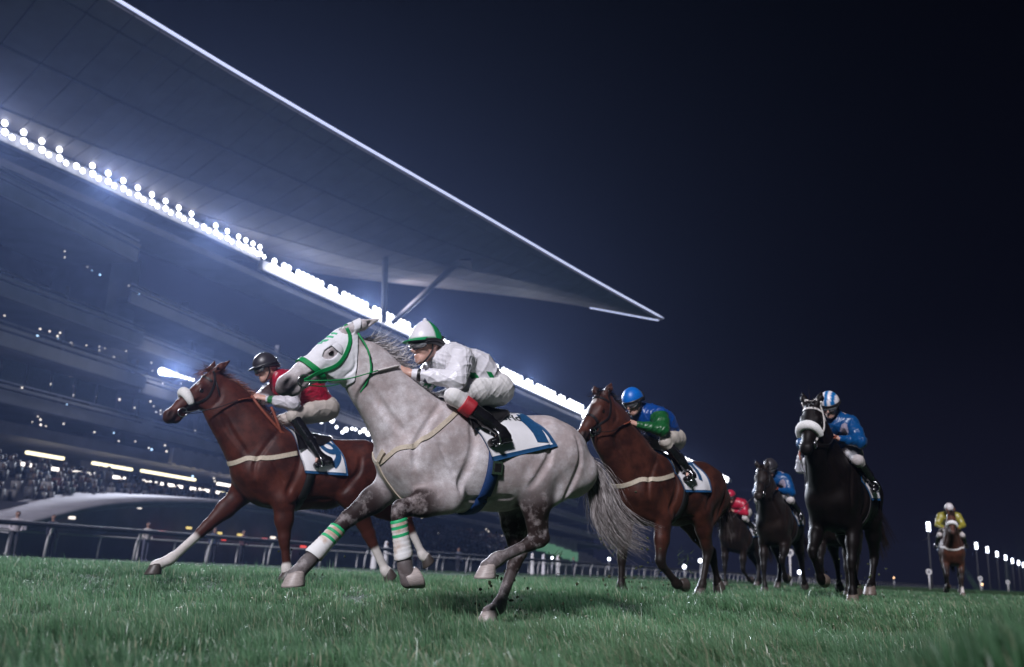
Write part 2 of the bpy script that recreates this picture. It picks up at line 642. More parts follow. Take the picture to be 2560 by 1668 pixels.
def horse_vol(J, h):
    allp = [A(J['poll']), A(J['nose'])] + [A(p) for L in J['legs'].values() for p in L.values()] + [A((-.75, .3, 1.4)), A((.9, -.32, .7))]
    if 'earL' in J: allp += [A(J['earL']), A(J['earR'])]
    lo = np.min(allp, 0) - .14; hi = np.max(allp, 0) + .14
    lo[1] = min(lo[1], -.36); hi[1] = max(hi[1], .36)
    v = Vol(lo, hi, h)
    # trunk
    for i in range(len(TORSO) - 1):
        (c0, r0), (c1, r1) = TORSO[i], TORSO[i + 1]
        v.prim(c0, c1, r0, r1, .03)
    v.prim((.58, 0, 1.34), (.26, 0, 1.345), (.06, .07), (.07, .05), .10)          # withers
    v.prim((.2, 0, 1.34), (-.3, 0, 1.36), (.06, .05), (.08, .05), .10)            # spine
    v.prim((-.30, .085, 1.30), (-.50, .07, 1.22), (.12, .11), (.10, .10), .08)   # croup muscles
    v.prim((-.30, -.085, 1.30), (-.50, -.07, 1.22), (.12, .11), (.10, .10), .08)
    v.prim(A(J['dock']) + A((.12, 0, .01)), A(J['dock']) + A((-.05, 0, -.02)), .055, .045, .06)
    # neck
    cr = [A(p, float) for p in J['crest']]; un = [A(p, float) for p in J['under']]
    at, a, n, lat, s = head_frame(J)
    cen, rad = [at(.09, 0, .085)], [(.065, .10)]
    for i, (wd) in enumerate((.085, .108, .165)):
        cen.append((cr[i] + un[i]) / 2); rad.append((wd, np.linalg.norm(cr[i] - un[i]) / 2 * (1.0, 1.0, .98)[i]))
    cen.append(A((.56, 0, 1.15))); rad.append((.225, .27))
    nl = J.get('neck_lat', Y_AX)
    for i in range(len(cen) - 1):
        v.prim(cen[i], cen[i + 1], rad[i], rad[i + 1], .10, nl)
    # neck muscles: brachiocephalic groove along the side and the crest
    for sg in (1, -1):
        L = lat * sg
        v.prim(cen[1] - n * 0 + L * .045 + (un[0] - cen[1]) * .45, cen[3] + A((0, sg * .085, 0)) + (un[2] - cen[3]) * .45, .05, .085, .05)
        v.prim(cen[1] + L * .035 + (cr[0] - cen[1]) * .4, A((.56, sg * .12, 1.28)), .05, .09, .06)
    # head
    v.prim(at(.05, 0, .07), at(.22, 0, .085), (.075, .085), (.088, .095), .05, lat)
    v.prim(at(.20, 0, .07), at(.40, 0, .062), (.082, .075), (.058, .062), .04, lat)
    v.prim(at(.40, 0, .062), at(.545, 0, .062), (.055, .060), (.056, .056), .04, lat)
    v.prim(at(.55, 0, .062), at(.575, 0, .075), (.055, .050), (.048, .046), .03, lat)
    v.prim(at(.20, 0, .155), at(.36, 0, .125), (.045, .075), (.045, .045), .03, lat)
    v.prim(at(.36, 0, .125), at(.52, 0, .128), (.042, .035), (.034, .024), .02, lat)
    v.prim(at(.525, 0, .135), at(.55, 0, .132), (.036, .024), (.030, .020), .02, lat)
    for sg in (1, -1):
        v.prim(at(.155, .05 * sg, .135), at(.22, .045 * sg, .15), (.030, .085), (.030, .095), .04, lat)     # cheek
        v.prim(at(.20, .075 * sg, .035), at(.25, .066 * sg, .05), (.022, .03), (.018, .025), .03, lat)      # brow
        v.prim(at(.27, .06 * sg, .085), at(.42, .046 * sg, .085), .014, .010, .03, lat)                     # facial crest
        v.prim(at(.545, .038 * sg, .038), at(.58, .034 * sg, .055), .022, .022, .02, lat)                   # nostril wing
        v.prim(at(.515, .062 * sg, .048), at(.568, .068 * sg, .066), .011, .020, .012, lat, sub=True)       # nostril
        v.prim(at(.45, .058 * sg, .112), at(.60, .05 * sg, .112), .008, .012, .008, lat, sub=True)          # mouth line
        v.prim(at(.222, .102 * sg, .064), at(.226, .102 * sg, .064), .022, .022, .012, lat, sub=True)       # eye socket
        v.prim(at(.196, .090 * sg, .060), at(.224, .094 * sg, .046), .009, .011, .008); v.prim(at(.224, .094 * sg, .046), at(.250, .084 * sg, .060), .011, .007, .008)   # upper lid
        v.prim(at(.200, .090 * sg, .076), at(.245, .088 * sg, .078), .006, .006, .006)            # lower lid
        ear = A(J['earL' if sg > 0 else 'earR'], float) if 'earL' in J else at(-.135, .085 * sg, -.06)
        e0 = at(.025, .05 * sg, .01)
        md = e0 + (ear - e0) * .42 + lat * sg * .012
        ed = np.cross(ear - e0, lat)
        v.prim(e0, md, .034, .038, .02); v.prim(md, ear, .037, .004, .01)
        sc = lat * sg * .022 + a * .012
        v.prim(e0 + (ear - e0) * .30 + sc, e0 + (ear - e0) * .72 + sc, .016, .012, .01, sub=True)
    # shoulders and legs
    for key, L in J['legs'].items():
        sg = 1 if key[0] == 'L' else -1
        if key[1] == 'F':
            el, kn, fe = A(L['elbow'], float), A(L['knee'], float), A(L['fetlock'], float)
            fwdness = np.clip((el[0] - .5) / .25, -.5, 1)
            sc = A((.45, sg * .13, 1.27)); ps = A((.735 + .04 * fwdness, sg * .145, 1.03 + .03 * fwdness))
            v.prim(sc, ps, (.080, .12), (.078, .115), .10)
            v.prim(ps + A((-.02, 0, -.02)), el + A((.02, 0, .04)), (.075, .085), (.065, .09), .05)
            v.prim(A((.52, sg * .17, 1.16)), el + A((-.03, 0, .03)), (.075, .13), (.055, .07), .05)     # triceps
            v.prim(A((.755, sg * .075, 1.02)), el * .5 + A((.74, sg * .08, .88)) * .5, (.085, .11), (.065, .08), .07)   # pectoral
            d = kn - el; dl = np.linalg.norm(d)
            v.prim(el - d * .05, el + d * .45, (.078, .105), (.064, .086), .05)
            v.prim(el + d * .45, el + d * .92, (.064, .086), (.044, .052), .03)
            cn = fe - kn
            pn = np.cross(d / dl, Y_AX)
            v.prim(kn - d * .06, kn + cn * .12, (.047, .055), (.040, .047), .025)
            v.prim(kn + cn * .08, kn + cn * .88, (.032, .037), (.030, .034), .025)
            back = np.cross(cn / np.linalg.norm(cn), Y_AX); back = back if back @ (kn - el + 1e-6) < 0 or True else -back
            bk = L.get('back', -1) * back
            v.prim(kn + cn * .12 + bk * .024, kn + cn * .9 + bk * .027, .017, .017, .018)      # tendon
        else:
            st, hk, fe = A(L['stifle'], float), A(L['hock'], float), A(L['fetlock'], float)
            hip = A((-.36, sg * .135, 1.16))
            v.prim(hip, st, (.11, .19), (.085, .125), .06)
            d = hk - st
            ham = A((-.575, sg * .115, 1.06))
            gm = st + d * .42
            perp = A((-1.0, 0, 0)); perp = perp - d * (perp @ d) / (d @ d)
            v.prim(ham, gm + perp * .035, (.085, .12), (.055, .065), .07)
            v.prim(st, gm, (.090, .130), (.074, .100), .05)
            v.prim(gm, st + d * .92, (.072, .098), (.043, .054), .03)
            cn = fe - hk; cu = cn / np.linalg.norm(cn)
            pk = perp / (np.linalg.norm(perp) + 1e-6)
            poh = hk + pk * .040 - cu * .035
            v.prim(gm + perp * .06, poh, .036, .025, .03)                                     # achilles
            v.prim(hk - cu * .03, hk + cu * .06, (.047, .060), (.040, .048), .025)
            v.prim(poh, hk + cu * .07 + pk * .012, (.029, .032), (.028, .030), .02)
            v.prim(hk + cu * .04, fe - cu * .03, (.035, .041), (.031, .036), .02)
            bk = -np.cross(cu, Y_AX) * L.get('back', 1)
            v.prim(hk + cn * .1 + pk * .026, fe + pk * .020, .017, .016, .018)
        # fetlock, pastern
        cu = (fe - (kn if key[1] == 'F' else hk)); cu /= np.linalg.norm(cu)
        v.prim(fe - cu * .014, fe + cu * .014, (.042, .047), (.042, .047), .025)
        cor = coronet(L)
        bkd = A(L['heel'], float) - A(L['toe'], float); bkd /= np.linalg.norm(bkd)
        v.prim(fe + bkd * .022, fe + bkd * .022 + cu * .02, .022, .02, .02)                    # ergot
        v.prim(fe, cor, (.037, .040), (.049, .053), .02)
    # grooves between the muscles
    G = []
    for sg in (1, -1):
        G += [([un[0] * .85 + cr[0] * .15 + A((0, sg * .07, 0)), un[1] * .82 + cr[1] * .18 + A((0, sg * .09, 0)), un[2] * .8 + cr[2] * .2 + A((0, sg * .15, 0))], .014),
              ([(.60, sg * .16, 1.37), (.70, sg * .20, 1.22), (.76, sg * .19, 1.08), (.75, sg * .18, .98)], .011),
              ([(.38, sg * .26, 1.30), (.385, sg * .29, 1.12), (.43, sg * .28, .94), (.46, sg * .24, .84)], .014),
              ([(.62, sg * .24, 1.12), (.56, sg * .25, 1.02), (.50, sg * .25, .94)], .008),
              ([(-.06, sg * .27, .90), (-.13, sg * .28, 1.00), (-.20, sg * .27, 1.10), (-.22, sg * .22, 1.22)], .013),
              ([(-.44, sg * .20, 1.26), (-.47, sg * .22, 1.12), (-.44, sg * .22, .98), (-.38, sg * .20, .86)], .011),
              ([(.44, sg * .20, .76), (.25, sg * .22, .775), (.05, sg * .23, .80)], .010),
              ([at(.10, sg * .08, .16), at(.15, sg * .09, .225), at(.24, sg * .07, .235)], .008),
              ([at(.27, sg * .07, .11), at(.36, sg * .06, .10), at(.45, sg * .06, .09)], .006)]
    for pts, rr in G:
        P = spline(pts, 14)
        rr = rr * .85
        P, _ = v.snap(P, rr * .45, 8)
        for i in range(13):
            e0_, e1_ = math.sin(math.pi * (i + .4) / 14), math.sin(math.pi * (i + 1.4) / 14)
            v.prim(P[i], P[i + 1], rr * (.4 + .6 * e0_), rr * (.4 + .6 * e1_), rr * 3.2, sub=True)
    return v


def coronet(L):
    toe, heel, fe = A(L['toe'], float), A(L['heel'], float), A(L['fetlock'], float)
    c = (toe + heel) / 2
    f = (toe - heel) / np.linalg.norm(toe - heel)
    u = (fe - c) - ((fe - c) @ f) * f
    u /= np.linalg.norm(u)
    return c + u * .07 - f * .012


def hoof(L, mat, root, shoe=None):
    toe, heel, fe = A(L['toe'], float), A(L['heel'], float), A(L['fetlock'], float)
    c = (toe + heel) / 2
    f = (toe - heel) / np.linalg.norm(toe - heel)
    u = (fe - c) - ((fe - c) @ f) * f
    u /= np.linalg.norm(u)
    r = np.cross(u, f)
    V, F = [], []
    n = 20
    rings = [(0.0, .070, .060, 0, .80), (0.0, .080, .068, 0, 1), (.012, .080, .068, -.001, 1), (.050, .067, .060, -.010, 1), (.080, .058, .055, -.018, 1), (.092, .050, .048, -.020, 1), (.096, .02, .02, -.02, 1)]
    for (z, lx, ly, ox, sc) in rings:
        for k in range(n):
            an = 2 * math.pi * k / n
            cx = math.cos(an)
            x = lx * cx * (1.0 if cx > 0 else .80)
            V.append(c + f * (x * sc + ox) + r * ly * math.sin(an) * sc + u * z)
    for i in range(len(rings) - 1):
        for k in range(n):
            k2 = (k + 1) % n
            F.append((i * n + k, i * n + k2, i * n + n + k2, i * n + n + k))
    F.append(tuple(range(n - 1, -1, -1)))
    me = mesh_data('hoof', V, F, True, [mat])
    ho = obj('hoof', me, root)
    if shoe:
        mb = MB()
        pts = [c + f * (.064 * math.cos(t) * (1 if math.cos(t) > 0 else .85)) + r * .056 * math.sin(t) - u * .003 for t in np.linspace(-2.35, 2.35, 18)]
        mb.tube(pts, .010, 6, flat=.5, up=u)
        mb.build('horseshoe', shoe, ho, True)
    return ho


def horse_masks(J, V, cfg):
    """R: dark points, G: muzzle skin, B: white"""
    R = np.zeros(len(V)); G = np.zeros(len(V)); B = np.zeros(len(V))
    at, a, n, lat, s = head_frame(J)
    for key, L in J['legs'].items():
        if key[1] == 'F':
            d1, t1 = seg_dist(V, L['elbow'], L['knee'])
            up = sstep(cfg.get('f0', .25), cfg.get('f1', .75), t1) * (1 - sstep(.085, .12, d1))
            d2, t2 = seg_dist(V, L['knee'], L['fetlock'])
        else:
            d1, t1 = seg_dist(V, L['stifle'], L['hock'])
            up = sstep(cfg.get('h0', .05), cfg.get('h1', .7), t1) * (1 - sstep(.11, .17, d1))
            d2, t2 = seg_dist(V, L['hock'], L['fetlock'])
        d3, t3 = seg_dist(V, L['fetlock'], coronet(L))
        lowm = (1 - sstep(.07, .10, d2)) * (1 - .45 * cfg.get('fade', 0) * t2)
        pas = (1 - sstep(.07, .10, d3)) * (1 - .5 * cfg.get('fade', 0))
        R = np.maximum(R, np.maximum(up, np.maximum(lowm, pas)))
        sk = cfg.get('socks', {}).get(key)
        if sk is not None:
            B = np.maximum(B, (1 - sstep(.07, .09, d2)) * sstep(sk - .06, sk + .06, t2))
            B = np.maximum(B, 1 - sstep(.06, .08, d3))
    for sg in (1, -1):
        G = np.maximum(G, 1 - sstep(.03, .085, np.linalg.norm(V - at(.56, .05 * sg, .07), axis=1)))
    G = np.maximum(G, .8 * (1 - sstep(.05, .10, np.linalg.norm(V - at(.58, 0, .10), axis=1))))
    if cfg.get('star'):
        B = np.maximum(B, 1 - sstep(.018, .032, np.linalg.norm((V - at(.16, 0, -.03)) * A((1, 1, .6)), axis=1)))
    if cfg.get('blaze'):
        d, t = seg_dist(V, at(.15, 0, -.02), at(.60, 0, .03))
        B = np.maximum(B, 1 - sstep(.022, .038, d))
    return np.stack([R, G, B], 1)


def make_horse(name, label, loc, rz, J, coat, cfg, h=.014, hoof_mat=None, scale=1.0):
    root = empty(name, loc, rz)
    root.scale = (scale,) * 3
    tag(root, label, 'horse', 'racehorses galloping on the turf')
    v = horse_vol(J, h)
    V, Q = v.surface()
    me = mesh_data('body', V, Q, True, [coat])
    color_attr(me, 'coat', horse_masks(J, V, cfg))
    obj('body', me, root)
    for key, L in J['legs'].items():
        hoof(L, hoof_mat, root, M_SHOE if key in cfg.get('shoes', ()) else None)
    at, a, n, lat, s = head_frame(J)
    eme = None
    for sg in (1, -1):
        c = at(.224, .083 * sg, .064)
        if eme is None:
            vv, ff = uv_sphere(.023, 14, 10)
            eme = mesh_data('eye', vv, ff, True, [M_EYE])
        obj('eye', eme, root, c)
    return root, v


def uv_sphere(r, nu=16, nv=10, sc=(1, 1, 1)):
    V, F = [], []
    for j in range(nv + 1):
        th = math.pi * j / nv
        for i in range(nu):
            ph = 2 * math.pi * i / nu
            V.append((r * sc[0] * math.sin(th) * math.cos(ph), r * sc[1] * math.sin(th) * math.sin(ph), r * sc[2] * math.cos(th)))
    for j in range(nv):
        for i in range(nu):
            i2 = (i + 1) % nu
            F.append((j * nu + i, j * nu + nu + i, j * nu + nu + i2, j * nu + i2))
    return V, F
# ------------------------------------------------------------------ riders
def wrinkle(V, N, amp, scale, seed, keep=None):
    r = np.random.default_rng(seed)
    w = np.zeros(len(V))
    P = V + 0.03 * np.sin(V[:, [1, 2, 0]] * 17 + r.uniform(0, 6, 3))
    for i in range(7):
        k = r.normal(size=3); k /= np.linalg.norm(k)
        ph = P @ k * scale * r.uniform(.6, 1.7) + r.uniform(0, 6)
        w += (1 - np.abs(np.sin(ph))) ** 3 * r.uniform(.5, 1)
    w = (w / 7 - .22) * amp
    if keep is not None: w = w * keep
    return V + N * w[:, None]


def vol_normals(vol, V):
    g = vol.grad(V)
    return g / (np.linalg.norm(g, axis=1)[:, None] + 1e-6)


def cloth_material(name, rough=0.42, sheen=0.3, spec=0.5, fine=0.15):
    t = NT(name)
    c = t.attr('col').outputs['Color']
    dirt = t.ramp(t.noise(7.0, 4), [(0.3, 0.86), (0.65, 1.0)])
    t.set(color=t.mix(1.0, c, dirt, 'MULTIPLY'), rough=rough, sheen=sheen, spec=spec)
    f = t.noise(38.0, 4, 0.6, stretch=(1, 1, 1))
    w = t.noise(320.0, 2)
    t.bump(t.mix(fine, f, w), 0.28, 0.006)
    return t.mat


M_SILK = cloth_material('racing_silk', .36, .04, .5)
M_BREECH = cloth_material('white_breeches', .62, .03, .3)
M_SKIN = NT('skin')
_f = M_SKIN.noise(40.0, 4)
M_SKIN.set(color=M_SKIN.ramp(_f, [(0.3, (.52, .29, .23)), (0.7, (.64, .39, .32))]), rough=.45, sss=0.08)
M_SKIN.bump(M_SKIN.noise(200.0, 3), .12, .002)
M_SKIN = M_SKIN.mat
M_BOOT = NT('boot_leather').set(color=(.008, .008, .010), rough=.16, coat=.5).mat
_b = NT('boot_creased')
_b.set(color=_b.ramp(_b.noise(9.0), [(.3, (.005, .005, .006)), (.7, (.013, .012, .014))]), rough=.17, coat=.4)
_b.bump(_b.noise(22.0, 3), .35, .012)
M_BOOT = _b.mat
M_GOGGLE = NT('goggle_lens')
M_GOGGLE.set(color=M_GOGGLE.ramp(M_GOGGLE.noise(18.0), [(.35, (.16, .16, .17)), (.7, (.55, .55, .58))]), rough=.10, metal=.6)
M_GOGGLE = M_GOGGLE.mat
M_CAPCLOTH = cloth_material('cap_silk', .38, .04, .5)
M_SKULL = simple('skull_cap_shell', (.02, .019, .021), .4, var=.3, scale=30)
M_LIP = simple('lip', (.34, .11, .10), .45, var=.1)
M_HAIR = simple('short_hair', (.05, .03, .02), .7, var=.3, scale=90, bump=.5)


def frame_at(c, f, up=(0, 0, 1.0), roll=None):
    f = A(f, float); f /= np.linalg.norm(f)
    l = np.cross(A(up, float), f); l /= np.linalg.norm(l)
    u = np.cross(f, l)
    return (lambda x, y, z: A(c, float) + f * x + l * y + u * z), f, l, u


def hand_prims(v, wr, kn, palm, out, k=.010):
    """closed hand: wr wrist, kn knuckle centre, palm = direction the palm faces, out = towards the little finger"""
    wr, kn = A(wr, float), A(kn, float)
    d = kn - wr; d /= np.linalg.norm(d)
    p = A(palm, float); p = p - (p @ d) * d; p /= np.linalg.norm(p)
    o = A(out, float); o = o - (o @ d) * d - (o @ p) * p; o /= np.linalg.norm(o)
    v.prim(wr, kn - d * .02, (.026, .020), (.036, .018), .02, o)
    for i, (off, ln) in enumerate(((-.030, .92), (-.010, 1.0), (.011, .95), (.030, .78))):
        r = kn + o * off - d * .012
        a = r + (d * .030 + p * .016) * ln
        b = a + (p * .026 - d * .004) * ln
        c = b + (-d * .018 + p * .002) * ln
        v.prim(r, a, .0105, .0100, k * .6); v.prim(a, b, .0098, .0090, k * .5); v.prim(b, c, .0088, .0078, k * .5)
    t0 = wr + d * .035 - o * .026
    t1 = t0 + d * .032 - o * .014 + p * .014
    t2 = t1 + d * .022 + o * .008 + p * .012
    v.prim(t0, t1, .0145, .0118, k); v.prim(t1, t2, .0112, .0092, k * .6)


def dome(at, rx, ry, rz, z0, nseg, nring, colf, front_drop=0.0, back_drop=0.0):
    V, F, C = [], [], []
    th_max = math.acos(max(-1, min(1, z0 / rz)))
    for j in range(nring + 1):
        for i in range(nseg):
            ph = 2 * math.pi * i / nseg
            th = th_max * j / nring * (1 + (front_drop if math.cos(ph) > 0 else -back_drop) * -.0)
            ex = back_drop * max(0, -math.cos(ph)) * (j / nring) ** 2
            V.append(at(rx * math.sin(th) * math.cos(ph), ry * math.sin(th) * math.sin(ph), rz * math.cos(th) - ex))
            C.append(colf(ph, j / nring))
    for j in range(nring):
        for i in range(nseg):
            i2 = (i + 1) % nseg
            F.append((j * nseg + i, j * nseg + nseg + i, j * nseg + nseg + i2, j * nseg + i2))
    # close below
    n = len(V)
    V.append(at(0, 0, z0 * .5)); C.append(colf(0, 1))
    b = nring * nseg
    for i in range(nseg):
        F.append((b + (i + 1) % nseg, b + i, n))
    return V, F, A(C)


def make_jockey(label, loc, rz, K, silks, cap, h=.008, button=None, breech=(.78, .76, .76), boot_cuff=None, goggles=True, peak=None, skull=True, seed=1, armband=None, scale=1.0):
    """K: joints in the horse's frame; silks(V, K) -> colours per vertex; cap(phi, t) -> colour"""
    off = A((.25, 0, 1.10))
    c, s = math.cos(rz), math.sin(rz)
    wl_ = A(loc, float) + scale * A((c * off[0] - s * off[1], s * off[0] + c * off[1], off[2]))
    root = empty('person', tuple(wl_), rz)
    root.scale = (scale,) * 3
    tag(root, label, 'person', 'jockeys riding in the race')
    g = lambda k: A(K[k], float)
    at, f, l, u = frame_at(g('head'), K.get('face', (1, 0, -.15)), K.get('headup', (0, 0, 1)))
    pts = np.array([g(k) for k in K if k not in ('face', 'headup', 'bootcut') and not k.startswith(('palm', 'out'))])
    lo, hi = pts.min(0) - .16, pts.max(0) + .16
    B = Vol(lo, hi, h)
    sp = [g('hip'), g('mid'), g('chest')]
    neck0 = g('chest') + (g('head') - g('chest')) * .25
    # ---- body (skin), one continuous surface
    B.prim(at(-.022, 0, .03), at(.015, 0, .03), (.075, .092), (.074, .090), .02, l)
    B.prim(at(.030, 0, -.015), at(.045, 0, -.075), (.060, .056), (.040, .040), .03, l)
    for sg in (1, -1):
        B.prim(at(-.005, .044 * sg, -.05), at(.058, .018 * sg, -.098), .027, .022, .03)
        B.prim(at(.066, .034 * sg, -.03), at(.055, .04 * sg, -.04), .024, .022, .02)          # cheekbone
        B.prim(at(.080, .012 * sg, .020), at(.074, .045 * sg, .018), .014, .012, .015)         # brow
        B.prim(at(.096, .032 * sg, -.004), at(.097, .032 * sg, -.004), .013, .013, .012, sub=True)
        B.prim(at(.0, .076 * sg, .012), at(-.012, .078 * sg, -.022), (.010, .024), (.009, .014), .006, l)
        B.prim(at(.004, .088 * sg, .010), at(-.006, .088 * sg, -.010), .007, .006, .005, sub=True)
        B.prim(at(.100, .011 * sg, -.046), at(.096, .012 * sg, -.046), .009, .009, .008)
    B.prim(at(.090, 0, .008), at(.114, 0, -.036), .010, .0135, .014)
    B.prim(at(.074, 0, -.106), at(.070, 0, -.108), .020, .020, .02)
    B.prim(at(.088, -.018, -.069), at(.088, .018, -.069), .0085, .0085, .008)
    B.prim(at(.086, -.016, -.083), at(.086, .016, -.083), .0090, .0090, .008)
    B.prim(at(.102, -.022, -.0765), at(.102, .022, -.0765), .0035, .0035, .004, sub=True)
    B.prim(at(-.03, 0, -.06), neck0, (.052, .055), (.062, .062), .03, l)
    B.chain(sp, [(.13, .085), (.13, .095), (.15, .09)], .05)
    B.prim(neck0, g('chest'), .06, .08, .04)
    J_, BR, BO = Vol(lo, hi, h), Vol(lo, hi, h), {}
    # ---- jacket
    J_.chain(sp, [(.168, .118), (.182, .140), (.19, .140)], .06)
    J_.prim(g('chest') + (g('head') - g('chest')) * .1, at(-.052, 0, -.085), (.10, .09), (.066, .058), .05, l)
    # ---- breeches
    BR.prim(g('hip') + A((-.02, 0, 0)), g('hip') + A((.05, 0, .0)), (.150, .115), (.145, .10), .04)
    for sd_, sg in (('L', 1), ('R', -1)):
        sh, el, wr, hd = g('sh' + sd_), g('el' + sd_), g('wr' + sd_), g('hand' + sd_)
        B.prim(g('chest') * .4 + sh * .6, sh, .075, .055, .05)
        B.prim(sh, el, .050, .037, .03); B.prim(el, wr, .037, .024, .02)
        hand_prims(B, wr, hd, K.get('palm' + sd_, (0, -sg * .8, -.6)), K.get('out' + sd_, (0, sg * .3, -1.0)))
        J_.prim(g('chest') * .5 + sh * .5, sh, (.11, .10), (.085, .082), .06)
        J_.prim(sh, sh * .5 + el * .5, .092, .082, .03); J_.prim(sh * .5 + el * .5, el, .080, .066, .03)
        J_.prim(el, el * .45 + wr * .55, .066, .054, .03); J_.prim(el * .45 + wr * .55, el * .06 + wr * .94, .053, .036, .015)
        hp, kn, an, toe, he = g('hip') + A((0, sg * .085, -.01)), g('knee' + sd_), g('ank' + sd_), g('toe' + sd_), g('heel' + sd_)
        B.prim(hp, kn, .075, .050, .03); B.prim(kn, an, .046, .026, .02); B.prim(an, an * .5 + toe * .5, .022, .012, .02)
        BR.prim(hp, hp * .5 + kn * .5, (.105, .115), (.085, .09), .05); BR.prim(hp * .5 + kn * .5, kn, (.085, .09), (.058, .058), .03)
        cut = K.get('bootcut', .38)
        bt = kn * (1 - cut) + an * cut
        BR.prim(kn, bt, .058, .048, .03)
        bo = Vol(np.min([bt, an, toe, he], 0) - .1, np.max([bt, an, toe, he], 0) + .1, h * .8)
        c0 = kn * (1 - cut + .08) + an * (cut - .08)
        bo.prim(c0, kn * .35 + an * .65, .056, .052, .02); bo.prim(kn * .35 + an * .65, an, .050, .037, .02)
        sole = toe - he; sl = sole / np.linalg.norm(sole)
        un = np.cross(np.cross(sl, an - he), sl); un /= np.linalg.norm(un)
        ff = np.cross(un, sl)
        bo.prim(an, he + un * .040 + sl * .03, .038, .036, .02)
        bo.prim(he + un * .034 + sl * .025, toe + un * .026 - sl * .03, (.034, .034), (.040, .024), .025, ff)
        bo.prim(he + un * .006, toe + un * .008 - sl * .02, (.030, .010), (.038, .008), .008, ff)
        BO[sd_] = (bo, c0, kn, bt, an, toe, he, un, sl)
    V, Q = B.surface()
    V -= off
    me = mesh_data('body', V, Q, True, [M_SKIN])
    obj('body', me, root)
    # jacket mesh
    V, Q = J_.surface()
    N = vol_normals(J_, V)
    hd_d = np.minimum(np.linalg.norm(V - g('wrL'), axis=1), np.linalg.norm(V - g('wrR'), axis=1))
    keep = sstep(.02, .09, hd_d)
    V = wrinkle(V, N, .034, 34, seed, keep)
    col = silks(V, K)
    me = mesh_data('jacket', V - off, Q, True, [M_SILK]); color_attr(me, 'col', col)
    obj('jacket', me, root)
    V, Q = BR.surface()
    V = wrinkle(V, vol_normals(BR, V), .016, 40, seed + 3)
    me = mesh_data('breeches', V - off, Q, True, [M_BREECH]); color_attr(me, 'col', np.tile(A(breech), (len(V), 1)))
    obj('breeches', me, root)
    for sd_, (bo, c0, kn, bt, an, toe, he, un, sl) in BO.items():
        V, Q = bo.surface()
        obj('boot', mesh_data('boot', V - off, Q, True, [M_BOOT]), root)
        if boot_cuff is not None:
            mb = MB()
            d = (an - kn) / np.linalg.norm(an - kn)
            ps = [c0 + d * t for t in np.linspace(-.045, .040, 9)]
            mb.tube([p - off for p in ps], [.060, .063, .061, .0635, .061, .0635, .061, .062, .059], 20)
            mb.build('boot_cuff', boot_cuff, root, True)
        # stirrup
        mb = MB()
        c_ = he * .38 + toe * .62 - un * .004
        ff = np.cross(un, sl)
        ring = [c_ + ff * .062 * math.cos(t) + un * (.052 + .062 * math.sin(t)) if math.sin(t) > -.75 else c_ + ff * .062 * math.cos(t) + un * .004 for t in np.linspace(0, 2 * math.pi, 22)[:-1]]
        mb.tube([p - off for p in ring], .007, 6, closed=True)
        mb.box(c_ - off, (.035, .10, .010), 0, np.stack([sl, ff, un], 1))
        mb.build('stirrup', M_STEEL, root, True)
    # helmet
    V, F, C = dome(at, .124, .102, .122, -.012, 40, 12, cap, back_drop=.035)
    if button is not None:
        V = [A(p_) + u * .022 * max(0, ((A(p_) - at(0, 0, 0)) @ u) / .122) ** 5 for p_ in V]
    V = [p + u * .030 for p in V]
    hm = mesh_data('helmet', A(V) - off, F, True, [M_CAPCLOTH]); color_attr(hm, 'col', C)
    ho = obj('helmet', hm, root)
    mb = MB()
    pts_ = [at(.121 * math.cos(t) - .004, .101 * math.sin(t), .026 - (.022 if math.cos(t) < 0 else 0) * -math.cos(t)) - off for t in np.linspace(0, 2 * math.pi, 33)[:-1]]
    mb.tube(pts_, .012, 6, closed=True, up=u)
    if skull:
        pts_ = [at(.112 * math.cos(t) - .004, .094 * math.sin(t), .008 - (.03 if math.cos(t) < 0 else 0) * -math.cos(t)) - off for t in np.linspace(0, 2 * math.pi, 33)[:-1]]
        mb.tube(pts_, .016, 6, closed=True, up=u)
    mb.build('helmet_rim', M_SKULL, ho, True)
    if peak is not None:
        n = 15
        Vp, Fp = [], []
        for rr, dz in ((.100, .040), (.165, .020), (.168, .014), (.100, .030)):
            for t in np.linspace(-1.15, 1.15, n):
                Vp.append(at(rr * math.cos(t) * 1.08, .104 * math.sin(t) * (1.04 if rr > .12 else .98), dz + .006) - off)
        for r_ in range(3):
            for i in range(n - 1):
                Fp.append((r_ * n + i, r_ * n + i + 1, (r_ + 1) * n + i + 1, (r_ + 1) * n + i))
        pm = mesh_data('cap_peak', Vp, Fp, True, [peak])
        obj('cap_peak', pm, ho)
    if button is not None:
        vv, ff_ = uv_sphere(.014, 10, 8)
        obj('cap_button', mesh_data('cap_button', vv, ff_, True, [button]), ho, at(0, 0, .176) - off)
    # chin strap
    mb = MB()
    for sg in (1, -1):
        mb.tube([p - off for p in spline([at(.012, .092 * sg, .02), at(.010, .080 * sg, -.045), at(.045, .048 * sg, -.105), at(.062, 0, -.128)], 12)], .006, 6)
    mb.build('chin_strap', M_SKULL, ho, True)
    if goggles:
        def gog(r, z0, z1, mat, nm, par, w=1.12, fat=0):
            n = 21; Vg, Fg = [], []
            for t in np.linspace(-w, w, n):
                e = 1 - .55 * (abs(t) / w) ** 3
                cz = (z0 + z1) / 2; hz = (z1 - z0) / 2 * e * (1 - .22 * math.exp(-(t / .16) ** 2))
                for rr, zz in ((r - .012, cz - hz), (r, cz - hz * .85), (r + .006, cz), (r, cz + hz * .85), (r - .012, cz + hz)):
                    Vg.append(at((rr - .008) * math.cos(t) + .012, (rr - .012) * math.sin(t) * .96, zz) - off)
            for i in range(n - 1):
                for k in range(4):
                    Fg.append((i * 5 + k, i * 5 + 5 + k, i * 5 + 6 + k, i * 5 + 1 + k))
            return obj(nm, mesh_data(nm, Vg, Fg, True, [mat]), par)
